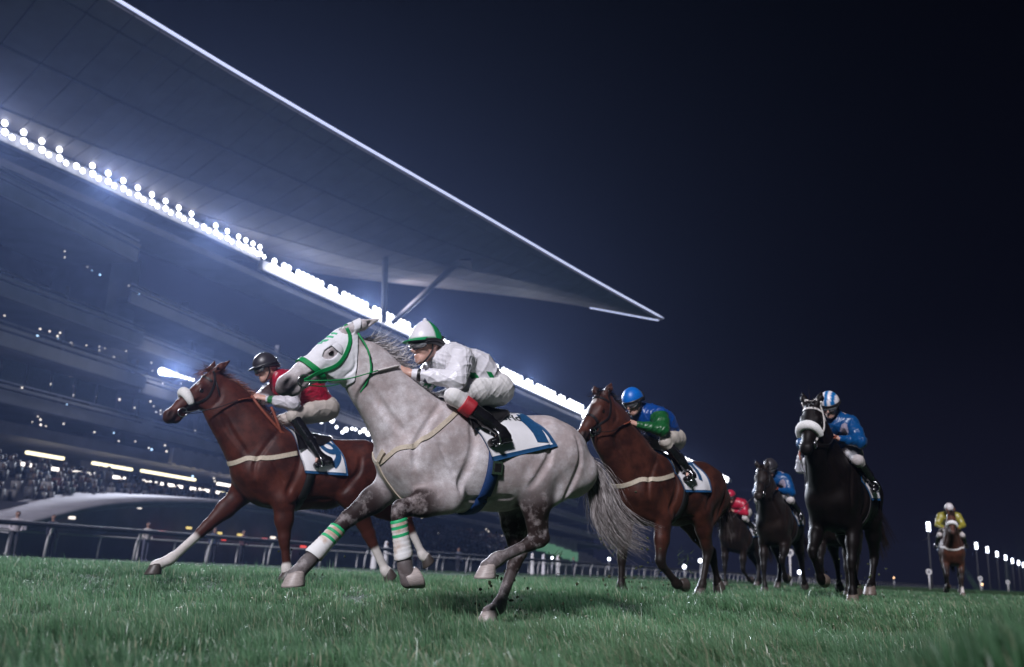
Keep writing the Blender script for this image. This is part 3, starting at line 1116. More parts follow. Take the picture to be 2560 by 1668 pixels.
        go = gog(.112, -.028, .022, M_GOGGLE, 'goggles', root)
        mb = MB()
        for zz in (-.030, .024):
            mb.tube([at((.107 - .004) * math.cos(t) + .012, .099 * math.sin(t) * .96, -.003 + (zz + .003) * (1 - .55 * (abs(t) / 1.12) ** 3)) - off for t in np.linspace(-1.12, 1.12, 17)], .005, 5)
        mb.tube([at(.126 * math.cos(t), .106 * math.sin(t), .012 + .055 * (abs(t - math.pi) < .9) * .4 + .03 * (1 - abs(t - math.pi) / 2.05)) - off for t in np.linspace(1.10, 2 * math.pi - 1.10, 20)], .010, 6, flat=.4)
        mb.build('goggle_frame', M_SKULL, go, True)
    else:
        for sg in (1, -1):
            vv, ff_ = uv_sphere(.012, 10, 8)
            obj('eye', mesh_data('eye', vv, ff_, True, [M_EYE]), root, at(.085, .032 * sg, -.003) - off)
    if armband is not None:
        mb = MB(); e_, w_ = g('elL'), g('wrL'); d = w_ - e_
        mb.tube([e_ + d * t - off for t in (.80, .815, .87, .885)], [.040, .0445, .0425, .038], 16)
        mb.build('arm_band', armband, root, True)
    if K.get('whip') is not None:
        pass
    return root, (at, f, l, u)


def jockey_joints(**kw):
    K = dict(hip=(.10, 0, 1.545), mid=(.27, 0, 1.66), chest=(.455, 0, 1.69), head=(.632, 0, 1.80), face=(1, 0, -.22),
             shL=(.465, .165, 1.69), shR=(.475, -.165, 1.70), elL=(.53, .27, 1.545), elR=(.55, -.27, 1.555), wrL=(.775, .115, 1.575), wrR=(.775, -.115, 1.58),
             handL=(.86, .075, 1.605), handR=(.86, -.075, 1.61),
             kneeL=(.535, .25, 1.44), kneeR=(.535, -.25, 1.44), ankL=(.20, .315, 1.235), ankR=(.20, -.315, 1.235),
             toeL=(.30, .33, 1.125), toeR=(.30, -.33, 1.125), heelL=(.135, .325, 1.175), heelR=(.135, -.325, 1.175))
    K.update(kw)
    return K


# ------------------------------------------------------------------ tack helpers
def saddle_cloth(v, root, xf, xr, tf, tr, trim, body, text=None, mark=None, n=36, mname='saddle_cloth', off=.014, axis=(0, 1.08)):
    """xf, xr: front/rear edge x at top..bottom; tf/tr: hang angle (deg from up) at the front/rear"""
    def pos(U, Wv, o=0.0):
        aw = np.abs(Wv)
        x = np.interp(aw, np.linspace(0, 1, len(xf)), xf) * (1 - U) + np.interp(aw, np.linspace(0, 1, len(xr)), xr) * U
        th = Wv * np.radians(tf * (1 - U) + tr * U)
        Oo = np.stack([x, np.zeros_like(x), np.full_like(x, axis[1])], 1)
        D = np.stack([np.zeros_like(x), np.sin(th), np.cos(th)], 1)
        P = v.cast(Oo, D, .55, off)
        if o: P = P + D * o
        # ripple of the hanging hem
        P = P + D * (.010 * aw * np.sin(U * 9 + 1.0) * sstep(.5, 1, aw))[:, None]
        return P
    m_ = 2 * n
    U, Wv = np.meshgrid(np.linspace(0, 1, n + 1), np.linspace(-1, 1, m_ + 1), indexing='ij')
    P = pos(U.ravel(), Wv.ravel())
    D = P - np.stack([P[:, 0], np.zeros(len(P)), np.full(len(P), axis[1])], 1)
    D /= np.linalg.norm(D, axis=1)[:, None]
    P2 = P - D * .010
    V = np.vstack([P, P2])
    nn = (m_ + 1)
    F, MI = [], []
    for i in range(n):
        for j in range(m_):
            a = i * nn + j
            q = (a, a + nn, a + nn + 1, a + 1)
            uu, ww = (i + .5) / n, abs(-1 + 2 * (j + .5) / m_)
            edge = (ww > .94) or (uu > .955 and ww > .12)
            inner = (ww > .90 and ww <= .93 and False)
            F.append(q[::-1]); MI.append(1 if edge else 0)
            F.append(tuple(x + len(P) for x in q)); MI.append(0)
    # hem sides
    def side(idx):
        for a, b in zip(idx[:-1], idx[1:]):
            F.append((a, b, b + len(P), a + len(P))); MI.append(1)
    side([j for j in range(nn)]); side([n * nn + j for j in range(nn)][::-1])
    side([i * nn for i in range(n + 1)][::-1]); side([i * nn + m_ for i in range(n + 1)])
    me = mesh_data(mname, V, F, True, [body, trim], MI)
    o = obj(mname, me, root)
    def print_text(txt, mat, u0, w0, size, rot=0.0, shear=0.0, sx=1.0, name='lettering', bold=0.0):
        """lays flat lettering on the cloth; +x of the text runs to the rear, y up"""
        cu = bpy.data.curves.new('t', 'FONT'); cu.body = txt; cu.size = size; cu.shear = shear; cu.offset = bold
        cu.align_x = 'CENTER'; cu.align_y = 'CENTER'
        to = bpy.data.objects.new('t', cu); COL.objects.link(to)
        dg = bpy.context.evaluated_depsgraph_get()
        tm = bpy.data.meshes.new_from_object(to.evaluated_get(dg))
        bpy.data.objects.remove(to)
        import bmesh
        bm = bmesh.new(); bm.from_mesh(tm)
        bmesh.ops.triangulate(bm, faces=bm.faces[:])
        bmesh.ops.subdivide_edges(bm, edges=[e for e in bm.edges if e.calc_length() > .03], cuts=3, use_grid_fill=True)
        bmesh.ops.triangulate(bm, faces=bm.faces[:])
        co = A([list(q.co) for q in bm.verts]); fs = [[q.index for q in fc.verts] for fc in bm.faces]
        bm.free(); bpy.data.meshes.remove(tm)
        if not len(co): return
        x, y = co[:, 0] * sx, co[:, 1]
        cr, sr = math.cos(rot), math.sin(rot)
        x, y = cr * x - sr * y, sr * x + cr * y
        Lx, Lw = 0.50, 0.45
        uu = np.clip(u0 + x / Lx, .0, 1); ww = np.clip(w0 - y / Lw, -.98, .98)
        PP = pos(uu, ww, .004)
        to = obj(name, mesh_data(name, PP, fs, True, [mat]), o)
        return to
    return o, pos, print_text


def tube_obj(name, pts, r, mat, root, n=24, sides=8, sm=True):
    mb = MB()
    mb.tube(spline(pts, n), r, sides)
    return mb.build(name, mat, root, sm)


def ribbon_obj(name, v, pts, w, mat, root, n=40, off=.004, thick=.003):
    return ribbon(v, pts, w, off, thick, n).build(name, mat, root, False)


def head_loop(v, J, x0, x1, z_top, zj, n=28, start=0.0):
    """closed loop round the head at head-axis x0 (top) .. x1 (jaw)"""
    at, a, nn, lat, s = head_frame(J)
    pts = []
    for t in np.linspace(0, 2 * math.pi, n) + start:
        w = .5 - .5 * math.cos(t)
        pts.append(at(x0 * (1 - w) + x1 * w, .10 * math.sin(t), z_top + (zj - z_top) * w))
    return pts


def bridle(v, J, root, mat, hands, rein_mat, nose_mat=None, nose_w=.030, strap=.018, fleece=False, brow=True, nose_x=(.36, .40), rein_grip=None, grip_mat=None, latch=None, soff=.004):
    at, a, n, lat, s = head_frame(J)
    br = empty('bridle', parent=root)
    if fleece:
        L = spline(head_loop(v, J, nose_x[0], nose_x[1], -.02, .19, 28, math.pi)[6:-6], 40)
        L, N_ = v.snap(L, .022)
        mb = MB(); mb.tube(L, [.028 + .020 * math.sin(math.pi * i / 39) for i in range(40)], 12)
        mb.build('fleece_noseband', M_FLEECE, br, True)
    else:
        ribbon_obj('noseband', v, head_loop(v, J, nose_x[0], nose_x[1], -.01, .19), nose_w, nose_mat or mat, br, 50, soff * .7 + .001)
    if brow:
        ribbon_obj('browband', v, head_loop(v, J, .11, .11, -.02, .24)[8:-8] if False else [at(.10, .10, .06), at(.11, .06, -.01), at(.115, 0, -.02), at(.11, -.06, -.01), at(.10, -.10, .06)], .022, mat, br, 30)
    for sg in (1, -1):
        ribbon_obj('cheek_strap', v, [at(.46, .06 * sg, .105), at(.36, .07 * sg, .115), at(.23, .10 * sg, .145), at(.10, .09 * sg, .09), at(.03, .055 * sg, .02)], strap, mat, br, 40, soff)
        # bit ring
        c = at(.465, .062 * sg, .108)
        mb = MB()
        mb.tube([c + a * .040 * math.cos(t) + n * .040 * math.sin(t) + lat * sg * .004 for t in np.linspace(0, 2 * math.pi, 19)[:-1]], .005, 6, closed=True, up=lat)
        mb.build('bit_ring', M_STEEL, br, True)
        hd = A(hands[0 if sg > 0 else 1], float)
        mid1 = c * .62 + hd * .38 + lat * sg * .07 - A((0, 0, .03)); mid2 = c * .25 + hd * .75 + lat * sg * .05
        pts = spline([c + lat * sg * .006, mid1, mid2, hd], 30)
        for i in range(2, 28):
            d_ = v.sample(pts[i:i + 1])[0]
            if d_ < .014:
                pts[i:i + 1], _ = v.snap(pts[i:i + 1], .014, 6)
        mb = MB(); mb.tube(pts[:20], .008, 6, flat=.5); mb.build('rein', rein_mat, br, True)
        mb = MB(); mb.tube(pts[19:], .011, 6, flat=.6); mb.build('rein_grip', grip_mat or rein_mat, br, True)
    ribbon_obj('headpiece', v, [at(.03, .06, .02), at(.0, .03, -.02), at(-.005, 0, -.03), at(.0, -.03, -.02), at(.03, -.06, .02)], strap, mat, br, 20)
    thr = latch or [at(.04, .07, .03), at(.12, .10, .17), at(.16, .05, .26), at(.16, -.05, .26), at(.12, -.10, .17), at(.04, -.07, .03)]
    tube_obj('throat_latch', thr, .007, mat, br, 30, 6)
    return br


def girth(v, root, x0, x1, w, mat, name='girth', n=60, t0=80):
    pts = []
    ang = np.radians(np.linspace(t0, 360 - t0, n))
    Oo = np.stack([x0 + (x1 - x0) * (.5 - .5 * np.cos((ang - ang[0]) / (ang[-1] - ang[0]) * 2 * math.pi)), np.zeros(n), np.full(n, 1.05)], 1)
    D = np.stack([np.zeros(n), np.sin(ang), np.cos(ang)], 1)
    P = v.cast(Oo, D, .55)
    return ribbon(v, P[::3], w, .006, .006, n).build(name, mat, root, True)


def mane(v, J, root, mat, n, length, back=(-1, 0, .5), seed=3, t0=0.0, t1=1.0, lift=.4, width=.006, fore=0, droop=.3, curl=.35):
    at, a, nn, lat, s = head_frame(J)
    cr = [at(.0, 0, -.02)] + [A(p, float) for p in J['crest']] + [A((.56, 0, 1.41))]
    r = np.random.default_rng(seed)
    line = spline(cr, 400)
    t = r.uniform(t0, t1, n)
    R = line[(t * 399).astype(int)] + r.normal(size=(n, 3)) * A((.012, .012, .006))
    R, N_ = v.snap(R, -.006)
    d = N_ * lift + A(back) + r.normal(size=(n, 3)) * .22
    V, F = strands(R, d, length * r.uniform(.5, 1.15, n), curl, width, 6, seed, droop)
    me = mesh_data('mane', V, F, True, [mat])
    obj('mane', me, root)
    if fore:
        R = at(.03, 0, -.02) + r.normal(size=(fore, 3)) * .015
        d = a * .6 - nn * .5 + r.normal(size=(fore, 3)) * .3 + lat * .2
        V, F = strands(R, d, r.uniform(.08, .20, fore), .5, .006, 6, seed + 9, .5)
        obj('forelock', mesh_data('forelock', V, F, True, [mat]), root)


def tail(J, root, mat, path, n, spread, seed=5, width=.006, var=.35):
    """hair strands following a path (local points) with growing spread"""
    r = np.random.default_rng(seed)
    P = spline(path, 12)
    N = n
    nc = max(12, N // 28)
    off0 = r.normal(size=(nc, 3))[r.integers(0, nc, N)] + r.normal(size=(N, 3)) * .28; ln = 1 - var * r.random(N) ** 2
    V = np.zeros((N, 12, 2, 3))
    ph = r.uniform(0, 6.3, N) * .25 + off0[:, 0] * 3; side = r.normal(size=(N, 3)); side /= np.linalg.norm(side, axis=1)[:, None]
    for i in range(12):
        t = i / 11
        tt = np.clip(ln * t, 0, 1) * 11
        j = np.minimum(tt.astype(int), 10); fr = (tt - j)[:, None]
        c = P[j] * (1 - fr) + P[j + 1] * fr
        p = c + off0 * (.018 + spread * t ** 1.2)
        p += np.stack([np.sin(ph + 5 * t), np.cos(ph * 1.7 + 4 * t), np.sin(ph * .6 + 6 * t)], 1) * .02 * t
        w = width * (1 - .8 * t) * .5
        V[:, i, 0] = p - side * w; V[:, i, 1] = p + side * w
    V = V.reshape(-1, 3)
    b = (np.arange(N) * 24)[:, None, None] + (np.arange(11) * 2)[None, :, None]
    F = (b + A([0, 1, 3, 2])[None, None, :]).reshape(-1, 4)
    obj('tail', mesh_data('tail', V, F, True, [mat]), root)


def bandage(L, t0, t1, root, mats, bands, r=.052, joint='knee'):
    """wrapped leg bandage round the cannon, bands: list of (t_start, t_end, material index)"""
    a, b = A(L[joint], float), A(L['fetlock'], float)
    d = b - a
    n = 26; V, F, MI = [], [], []
    dn = d / np.linalg.norm(d)
    s1 = np.cross(dn, Y_AX); s1 /= np.linalg.norm(s1)
    s2 = np.cross(dn, s1)
    ts = np.linspace(t0, t1, n)
    for i, t in enumerate(ts):
        q = (t - t0) / (t1 - t0)
        rr = r * (1.0 - .10 * math.sin(q * math.pi) + .12 * q) + .0015 * math.sin(i * 2.1)
        if i in (0, n - 1): rr *= .86
        for k in range(18):
            an = 2 * math.pi * k / 18
            V.append(a + d * t + s1 * rr * 1.08 * math.cos(an) + s2 * rr * .94 * math.sin(an) + dn * .006 * math.cos(an))
    for i in range(n - 1):
        q = (i + .5) / (n - 1)
        mi = 0
        for (b0, b1, m_) in bands:
            if b0 <= q <= b1: mi = m_
        for k in range(18):
            k2 = (k + 1) % 18
            F.append((i * 18 + k, i * 18 + 18 + k, i * 18 + 18 + k2, i * 18 + k2)); MI.append(mi)
    return obj('leg_bandage', mesh_data('leg_bandage', V, F, True, mats, MI), root)
# ------------------------------------------------------------------ ground and turf
def ground_z(x, y):
    x, y = np.asarray(x, float), np.asarray(y, float)
    rise = .17 * sstep(6.6, 9.0, y - .12 * np.abs(x - .5))
    left = sstep(4.0, -4.0, x - (y - 20) * .05)
    rise = rise * (1 - left * sstep(15, 29, y) * .65) * (1 - .75 * sstep(30, 70, y))
    mound = .235 * np.exp(-(((x - 1.0) / .44) ** 2 + ((y - 1.72) / .40) ** 2))
    und = .010 * np.sin(x * 2.1 + y * 1.3) * np.sin(y * 1.7 - x * .6)
    dip = -.0 * x
    return rise + mound + und * sstep(40, 15, y)


def build_ground():
    ys = np.concatenate([np.linspace(-3, 12, 76), np.linspace(12.5, 40, 56), np.geomspace(42, 1500, 40), [2200]])
    us = np.concatenate([np.linspace(-1, 1, 90)])
    V, F = [], []
    for y in ys:
        w = max(8.0, 1.3 * abs(y) + 8)
        x = us * w
        z = ground_z(x, np.full_like(x, y))
        V += [(a, y, b) for a, b in zip(x, z)]
    n = len(us)
    for i in range(len(ys) - 1):
        for j in range(n - 1):
            F.append((i * n + j, i * n + j + 1, (i + 1) * n + j + 1, (i + 1) * n + j))
    t = NT('turf_soil')
    big = t.noise(.9, 4, .6); fine = t.noise(60.0, 5, .7); mid = t.noise(6.0, 4, .6, stretch=(.5, 1.6, 1))
    c = t.mix(t.ramp(big, [(.35, 0.0), (.65, 1.0)]), (.020, .058, .016), (.034, .088, .028))
    c = t.mix(t.ramp(mid, [(.4, 0.0), (.7, .5)]), c, (.070, .115, .060))
    c = t.mix(t.ramp(fine, [(.35, .75), (.6, 0.0)]), c, (.012, .032, .010))
    t.set(color=c, rough=.85, spec=.25)
    t.bump(fine, .8, .05)
    o = obj('ground', mesh_data('ground', V, np.array(F), True, [t.mat]))
    return tag(o, kind='structure')


build_ground()


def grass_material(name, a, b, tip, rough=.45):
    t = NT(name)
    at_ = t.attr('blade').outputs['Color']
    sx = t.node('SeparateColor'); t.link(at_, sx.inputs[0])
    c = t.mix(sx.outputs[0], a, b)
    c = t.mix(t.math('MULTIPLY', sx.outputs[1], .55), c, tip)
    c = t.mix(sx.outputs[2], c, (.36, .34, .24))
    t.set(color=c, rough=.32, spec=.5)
    tr = t.node('BsdfTranslucent'); t.link(c, tr.inputs[0])
    ms = t.node('MixShader'); ms.inputs[0].default_value = .28
    t.link(t.b.outputs[0], ms.inputs[1]); t.link(tr.outputs[0], ms.inputs[2])
    t.link(ms.outputs[0], t.n['Material Output'].inputs[0])
    return t.mat


def lumps(x, y, s, seed):
    r = np.random.default_rng(seed)
    w = 0
    for i in range(5):
        an = r.uniform(0, 6.28); k = s * r.uniform(.6, 1.8)
        w = w + np.sin((x * math.cos(an) + y * math.sin(an)) * k + 1.5 * np.sin((x * math.sin(an) - y * math.cos(an)) * k * .6 + i) + r.uniform(0, 6))
    return w / 5


def build_grass():
    r = np.random.default_rng(11)
    X, Yv, W, Hh = [], [], [], []
    # (y0, y1, blades, width, height)
    for (y0, y1, n, w, hh) in ((1.0, 3.4, 70000, .0040, .062), (3.4, 6.0, 190000, .0036, .056), (6.0, 9.5, 170000, .0048, .052), (9.5, 16, 110000, .0070, .048), (16, 34, 70000, .016, .048)):
        u = r.random(n)
        y = np.sqrt(y0 * y0 + u * (y1 * y1 - y0 * y0))
        x = (r.random(n) * 2 - 1) * (.66 * y + .35) + y * .0
        X.append(x); Yv.append(y); W.append(np.full(n, w)); Hh.append(np.full(n, hh))
    x, y, w, hh = map(np.concatenate, (X, Yv, W, Hh))
    n = len(x)
    L1 = lumps(x, y, 3.0, 1); L2 = lumps(x, y, 9.0, 2); L3 = lumps(x, y, 1.1, 5)
    # tufts: pull blades towards tuft centres
    hh = hh * (1.0 + .85 * L2 + .45 * L1) * r.uniform(.45, 1.6, n)
    keep = r.random(n) < .80 + .35 * L2
    long_ = r.random(n) < .02
    hh = np.where(long_, hh * 1.9, hh)
    x, y, w, hh, L1, L2, L3 = [a[keep] for a in (x, y, w, hh, L1, L2, L3)]
    n = len(x)
    z = ground_z(x, y) - .006
    az = r.uniform(0, 6.283, n)
    lean_az = 2.6 + 1.1 * L1 + r.normal(size=n) * .8
    lean = np.abs(.35 + .35 * L3 + r.normal(size=n) * .35)
    w = w * r.uniform(.6, 1.4, n)
    side = np.stack([np.cos(az), np.sin(az), np.zeros(n)], 1)
    ld = np.stack([np.cos(lean_az), np.sin(lean_az), np.zeros(n)], 1)
    base = np.stack([x, y, z], 1)
    up = A((0, 0, 1.0))
    V = np.zeros((n, 5, 3))
    c1 = base + up * (hh * .55)[:, None] + ld * (hh * lean * .28)[:, None]
    c2 = base + up * (hh * (1 - .25 * np.minimum(lean, 1.5)))[:, None] + ld * (hh * lean * .95)[:, None]
    V[:, 0] = base - side * w[:, None] / 2; V[:, 1] = base + side * w[:, None] / 2
    V[:, 2] = c1 - side * w[:, None] * .42; V[:, 3] = c1 + side * w[:, None] * .42
    V[:, 4] = c2
    b = (np.arange(n) * 5)[:, None]
    F = np.concatenate([b + A([0, 1, 3]), b + A([0, 3, 2]), b + A([2, 3, 4])], 1).reshape(-1, 3)
    col = np.zeros((n, 5, 3))
    shade_band = .34 * sstep(5.0, 6.4, y + .25 * L1) - .16  # horses' shadow put into the blade colour: darker near, lighter farther back
    col[:, :, 0] = np.clip(.40 + shade_band + .80 * L3 + .45 * L2 + r.normal(size=n) * .36, 0, 1)[:, None]
    col[:, 2:4, 1] = .4; col[:, 4, 1] = 1
    dry = (r.random(n) < .06 + .07 * (L3 > .25))
    col[:, :, 2] = (dry * r.uniform(.4, 1, n))[:, None]
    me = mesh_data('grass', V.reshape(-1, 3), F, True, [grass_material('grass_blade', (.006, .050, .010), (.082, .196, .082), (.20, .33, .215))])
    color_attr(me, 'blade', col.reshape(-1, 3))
    o = obj('grass', me)
    tag(o, 'short green racecourse grass with a few dry blades', 'grass', kind='stuff')


build_grass()


def clippings():
    r = np.random.default_rng(77)
    n = 190
    y = np.sqrt(r.uniform(3.2 ** 2, 8.0 ** 2, n)); x = (r.random(n) * 2 - 1) * .55 * y
    c = np.stack([x, y, ground_z(x, y) + r.uniform(.035, .06, n)], 1)
    d = r.normal(size=(n, 3)) * A((1, 1, .35)); d /= np.linalg.norm(d, axis=1)[:, None]
    s_ = np.cross(d, r.normal(size=(n, 3))); s_ /= np.linalg.norm(s_, axis=1)[:, None]
    L = r.uniform(.006, .020, n)[:, None]; w = r.uniform(.002, .005, n)[:, None]
    V = np.stack([c - d * L, c - s_ * w, c + d * L, c + s_ * w], 1).reshape(-1, 3)
    F = (np.arange(n) * 4)[:, None] + A([0, 1, 2, 3])
    m_ = simple('dry_clipping', (.42, .42, .34), .7, var=.4, scale=20)
    tag(obj('clippings', mesh_data('clippings', V, F, False, [m_])), 'pale dry grass clippings strewn over the turf', 'clippings', kind='stuff')
    # divots thrown up round the striking hooves
    V, F, k = [], [], 0
    sv, sf = uv_sphere(1.0, 6, 4)
    for (hx, hy, hz_, m2, up) in ((-.2, 6.55, 0, 46, .22), (1.3, 9.3, .12, 30, .25), (-2.1, 8.7, .12, 30, .2), (3.5, 9.7, .15, 34, .3), (4.2, 14.2, .17, 40, .35), (.9, 8.4, .12, 26, .5), (5.0, 15, .17, 20, .4)):
        for _ in range(m2):
            p_ = A((hx, hy, hz_)) + A((abs(r.normal()) * .30, abs(r.normal()) * .35, abs(r.normal()) * up + .04))
            q = A(sv) * r.uniform(.004, .013) * r.uniform(.6, 1.4, (1, 3)) + r.normal(size=(len(sv), 3)) * .0015
            V.append(q + p_); F += [tuple(i + k for i in f_) for f_ in sf]; k += len(sv)
    m_ = simple('torn_turf', (.035, .045, .018), .95, var=.5, scale=40)
    tag(obj('divots', mesh_data('divots', np.vstack(V), F, False, [m_])), 'crumbs of torn turf kicked up by the hooves', 'divots', kind='stuff')


clippings()
print('grass', round(time.time() - T0, 1))

# ------------------------------------------------------------------ grandstand
def az_frame(P0, az):
    a = math.radians(az)
    return A((P0[0], P0[1], 0.0)), A((math.sin(a), math.cos(a), 0)), A((math.cos(a), -math.sin(a), 0))


FO, FE, FM = az_frame((-29, 55), 16.5)       # facade: origin, along, outwards (towards the track)
LO, LE, LM = az_frame((-29, 55), 26.0)       # floodlight gantry line
UPZ = A((0, 0, 1.0))
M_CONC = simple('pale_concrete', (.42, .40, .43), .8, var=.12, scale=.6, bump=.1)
M_CONC_DK = simple('dark_cladding', (.16, .16, .19), .7, var=.2, scale=.5)  # darker grey cladding for slabs, towers, terraces and props
M_GLASS = NT('facade_glass')
M_GLASS.set(color=M_GLASS.ramp(M_GLASS.noise(.8), [(.3, (.012, .016, .03)), (.7, (.03, .04, .06))]), rough=.12, spec=.6)
M_GLASS = M_GLASS.mat
M_METAL = simple('grey_steelwork', (.30, .30, .33), .5, .3, .15, 4)
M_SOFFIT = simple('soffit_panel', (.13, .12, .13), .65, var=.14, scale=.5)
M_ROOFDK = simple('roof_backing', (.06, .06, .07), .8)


def no_nee(m_):
    try:
        m_.cycles.emission_sampling = 'NONE'
    except Exception:
        pass
    return m_


E_FLOOD = no_nee(emit('flood_lens', (.90, .92, 1.0), 6.5))
E_EDGE = no_nee(emit('edge_light', (.62, .68, 1.0), 1.15))
E_WARM = no_nee(emit('warm_tube', (1.0, .88, .55), 2.2))
E_COOL = no_nee(emit('cool_tube', (1.0, .90, .82), 2.8))
E_DOT = no_nee(emit('downlight', (1.0, .88, .78), 1.6))
E_DOTB = no_nee(emit('blue_downlight', (.45, .7, 1.0), 2.6))
E_RED = no_nee(emit('red_sign', (1.0, .08, .06), 1.2))
E_YEL = no_nee(emit('yellow_sign', (1.0, .75, .25), 1.0))
E_GREEN = no_nee(emit('green_screen', (.22, .62, .34), .24))
E_AMBER = no_nee(emit('amber_lamp', (1.0, .55, .2), 3.0))


def fbox(mb, s0, s1, t0, t1, z0, z1, mi=0, fr=(FO, FE, FM)):
    Oo, e, m_ = fr
    v = [Oo + e * s + m_ * t + UPZ * z for z in (z0, z1) for (s, t) in ((s0, t0), (s1, t0), (s1, t1), (s0, t1))]
    mb.hexa(v, mi)


stand = empty('grandstand', tuple(FO))
tag(stand, 'huge floodlit grandstand with stacked balconies and a pointed overhanging roof', 'grandstand')


def part(name, mb, mats, parent=stand, smooth=False):
    o = mb.build(name, mats, parent, smooth)
    # vertices are in world space: cancel the parent's offset
    p = parent; off = A((0, 0, 0.0))
    while p is not None:
        off = off + A(p.location); p = p.parent
    o.location = tuple(-off)
    return o


# core wall of glass
mb = MB(); fbox(mb, -60, 9, -9, -7, 0, 24.0); part('glass_wall', mb, M_GLASS)
mb = MB(); fbox(mb, 9, 230, -12, -10, 0, 21.0); part('glass_wall', mb, M_GLASS)
# stair towers
for s0, s1, t1, z1 in ((7.5, 10.5, -2.0, 21.6), (20.5, 23.0, -3.5, 20.4), (58, 62, -5, 20), (-22, -19, -3, 23)):
    mb = MB(); fbox(mb, s0, s1, -11, t1, 0, z1); part('stair_tower', mb, M_CONC_DK)
# balcony fronts with a shadow line and a handrail
levels = [(-60, 7.4, 0, 20.7, 1.3), (-60, 8.2, .8, 14.7, 1.15), (-60, 8.6, 1.2, 11.8, 1.1), (-60, 9.5, 1.6, 8.6, .9),
          (8.5, 150, -1.0, 18.1, 1.1), (9, 160, -.4, 14.9, 1.0), (9.5, 170, .2, 11.7, 1.0), (9.5, 180, .8, 8.7, .9)]
for (s0, s1, t, z, hh) in levels:
    bal = empty('balcony', parent=stand)
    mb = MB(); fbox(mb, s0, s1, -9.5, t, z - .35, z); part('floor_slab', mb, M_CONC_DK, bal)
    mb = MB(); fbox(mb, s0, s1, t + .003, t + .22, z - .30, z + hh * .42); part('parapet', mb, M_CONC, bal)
    mb = MB(); fbox(mb, s0, s1, t + .05, t + .30, z + hh * .55, z + hh * .72); part('parapet_band', mb, M_CONC, bal)
    mb = MB(); fbox(mb, s0, s1, t + .08, t + .16, z + hh * .92, z + hh); part('handrail', mb, M_METAL, bal)
    # vertical fins set back along the floor
    for s in np.arange(max(s0, -14) + 2, min(s1, 90), 7.5):
        mb = MB(); fbox(mb, s, s + .35, t - 2.6, t - 2.2, z + .002, z + 2.6); part('column', mb, M_CONC_DK, bal)
# glazed boxes (hospitality suites) on one floor
for s in np.arange(-9, 7, 2.0):
    mb = MB(); fbox(mb, s, s + 1.75, .6, .7, 9.7, 11.0)
    part('window', mb, simple('tinted_window', (.06, .09, .085), .2, var=.3) if s == -9 else bpy.data.materials['tinted_window'])
# lower concourse
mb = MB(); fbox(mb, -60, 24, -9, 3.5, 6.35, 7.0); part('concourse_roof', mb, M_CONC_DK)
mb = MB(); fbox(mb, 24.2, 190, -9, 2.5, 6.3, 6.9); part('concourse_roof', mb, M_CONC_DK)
mb = MB()
for i in range(28):
    s = 9.2 + i * .46
    fbox(mb, s, s + .455, 3.6, 3.9, 6.45 - .12 * abs(math.sin(i * 1.3)), 7.45 + .10 * math.sin(i * 2.2))
part('awning', mb, M_CONC)
for (sa, sb, z, mt) in ((-2.5, .3, 5.62, E_WARM), (2.8, 6.4, 5.66, E_WARM), (7.4, 13.3, 5.70, E_WARM), (16.2, 19.4, 5.72, E_COOL),
                        (-3, 2.6, 4.95, E_COOL), (2.8, 3.9, 5.0, E_COOL), (4.0, 5.9, 5.02, E_COOL), (7.4, 9.2, 5.04, E_COOL), (9.4, 13.6, 5.06, E_COOL), (13.9, 16.6, 5.08, E_COOL), (16.8, 18.8, 5.10, E_WARM)):
    mb = MB(); fbox(mb, sa, sb, 2.9, 3.1, z - .085, z + .085); part('strip_light', mb, mt)
# terraces with the crowd
mb = MB()
for i in range(9):
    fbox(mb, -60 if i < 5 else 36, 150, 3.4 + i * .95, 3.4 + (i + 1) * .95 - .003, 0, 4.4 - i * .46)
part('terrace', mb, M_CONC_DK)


def crowd():
    r = np.random.default_rng(21)
    mb_v, mb_f, cols = [], [], []
    base_v = A([(-.2, -.12, 0), (.2, -.12, 0), (.2, .12, 0), (-.2, .12, 0), (-.23, -.13, .55), (.23, -.13, .55), (.23, .13, .55), (-.23, .13, .55),
                (-.09, -.09, .60), (.09, -.09, .60), (.09, .09, .60), (-.09, .09, .60), (-.08, -.08, .86), (.08, -.08, .86), (.08, .08, .86), (-.08, .08, .86)])
    fq = [(0, 3, 2, 1), (4, 5, 6, 7), (0, 1, 5, 4), (1, 2, 6, 5), (2, 3, 7, 6), (3, 0, 4, 7)]
    base_f = fq + [tuple(i + 8 for i in q) for q in fq]
    pal = A([(.05, .05, .07), (.10, .10, .13), (.30, .28, .30), (.55, .53, .55), (.03, .07, .07), (.16, .05, .05), (.05, .08, .16), (.02, .02, .03)])
    n = 0
    for i in range(9):
        for s in np.arange(-40, 110, .62):
            if r.random() > .72 or (i > 4 and s < 34): continue
            p = FO + FE * (s + r.normal() * .08) + FM * (3.75 + i * .95) + UPZ * (4.4 - i * .46 + r.uniform(-.1, .25))
            q = base_v * r.uniform(.9, 1.12)
            mb_v.append(q + p)
            mb_f.append(A(base_f) + 16 * n)
            c = pal[r.integers(len(pal))] * .28
            cc = np.tile(c, (16, 1)); cc[8:] = A((.05, .032, .028)) if r.random() < .6 else c * .5
            cols.append(cc); n += 1
    me = mesh_data('crowd', np.vstack(mb_v), np.vstack(mb_f), False, [M_BREECH])
    color_attr(me, 'col', np.vstack(cols))
    tag(obj('crowd', me), 'dense crowd of racegoers on the grandstand terraces', 'crowd', kind='stuff')


crowd()
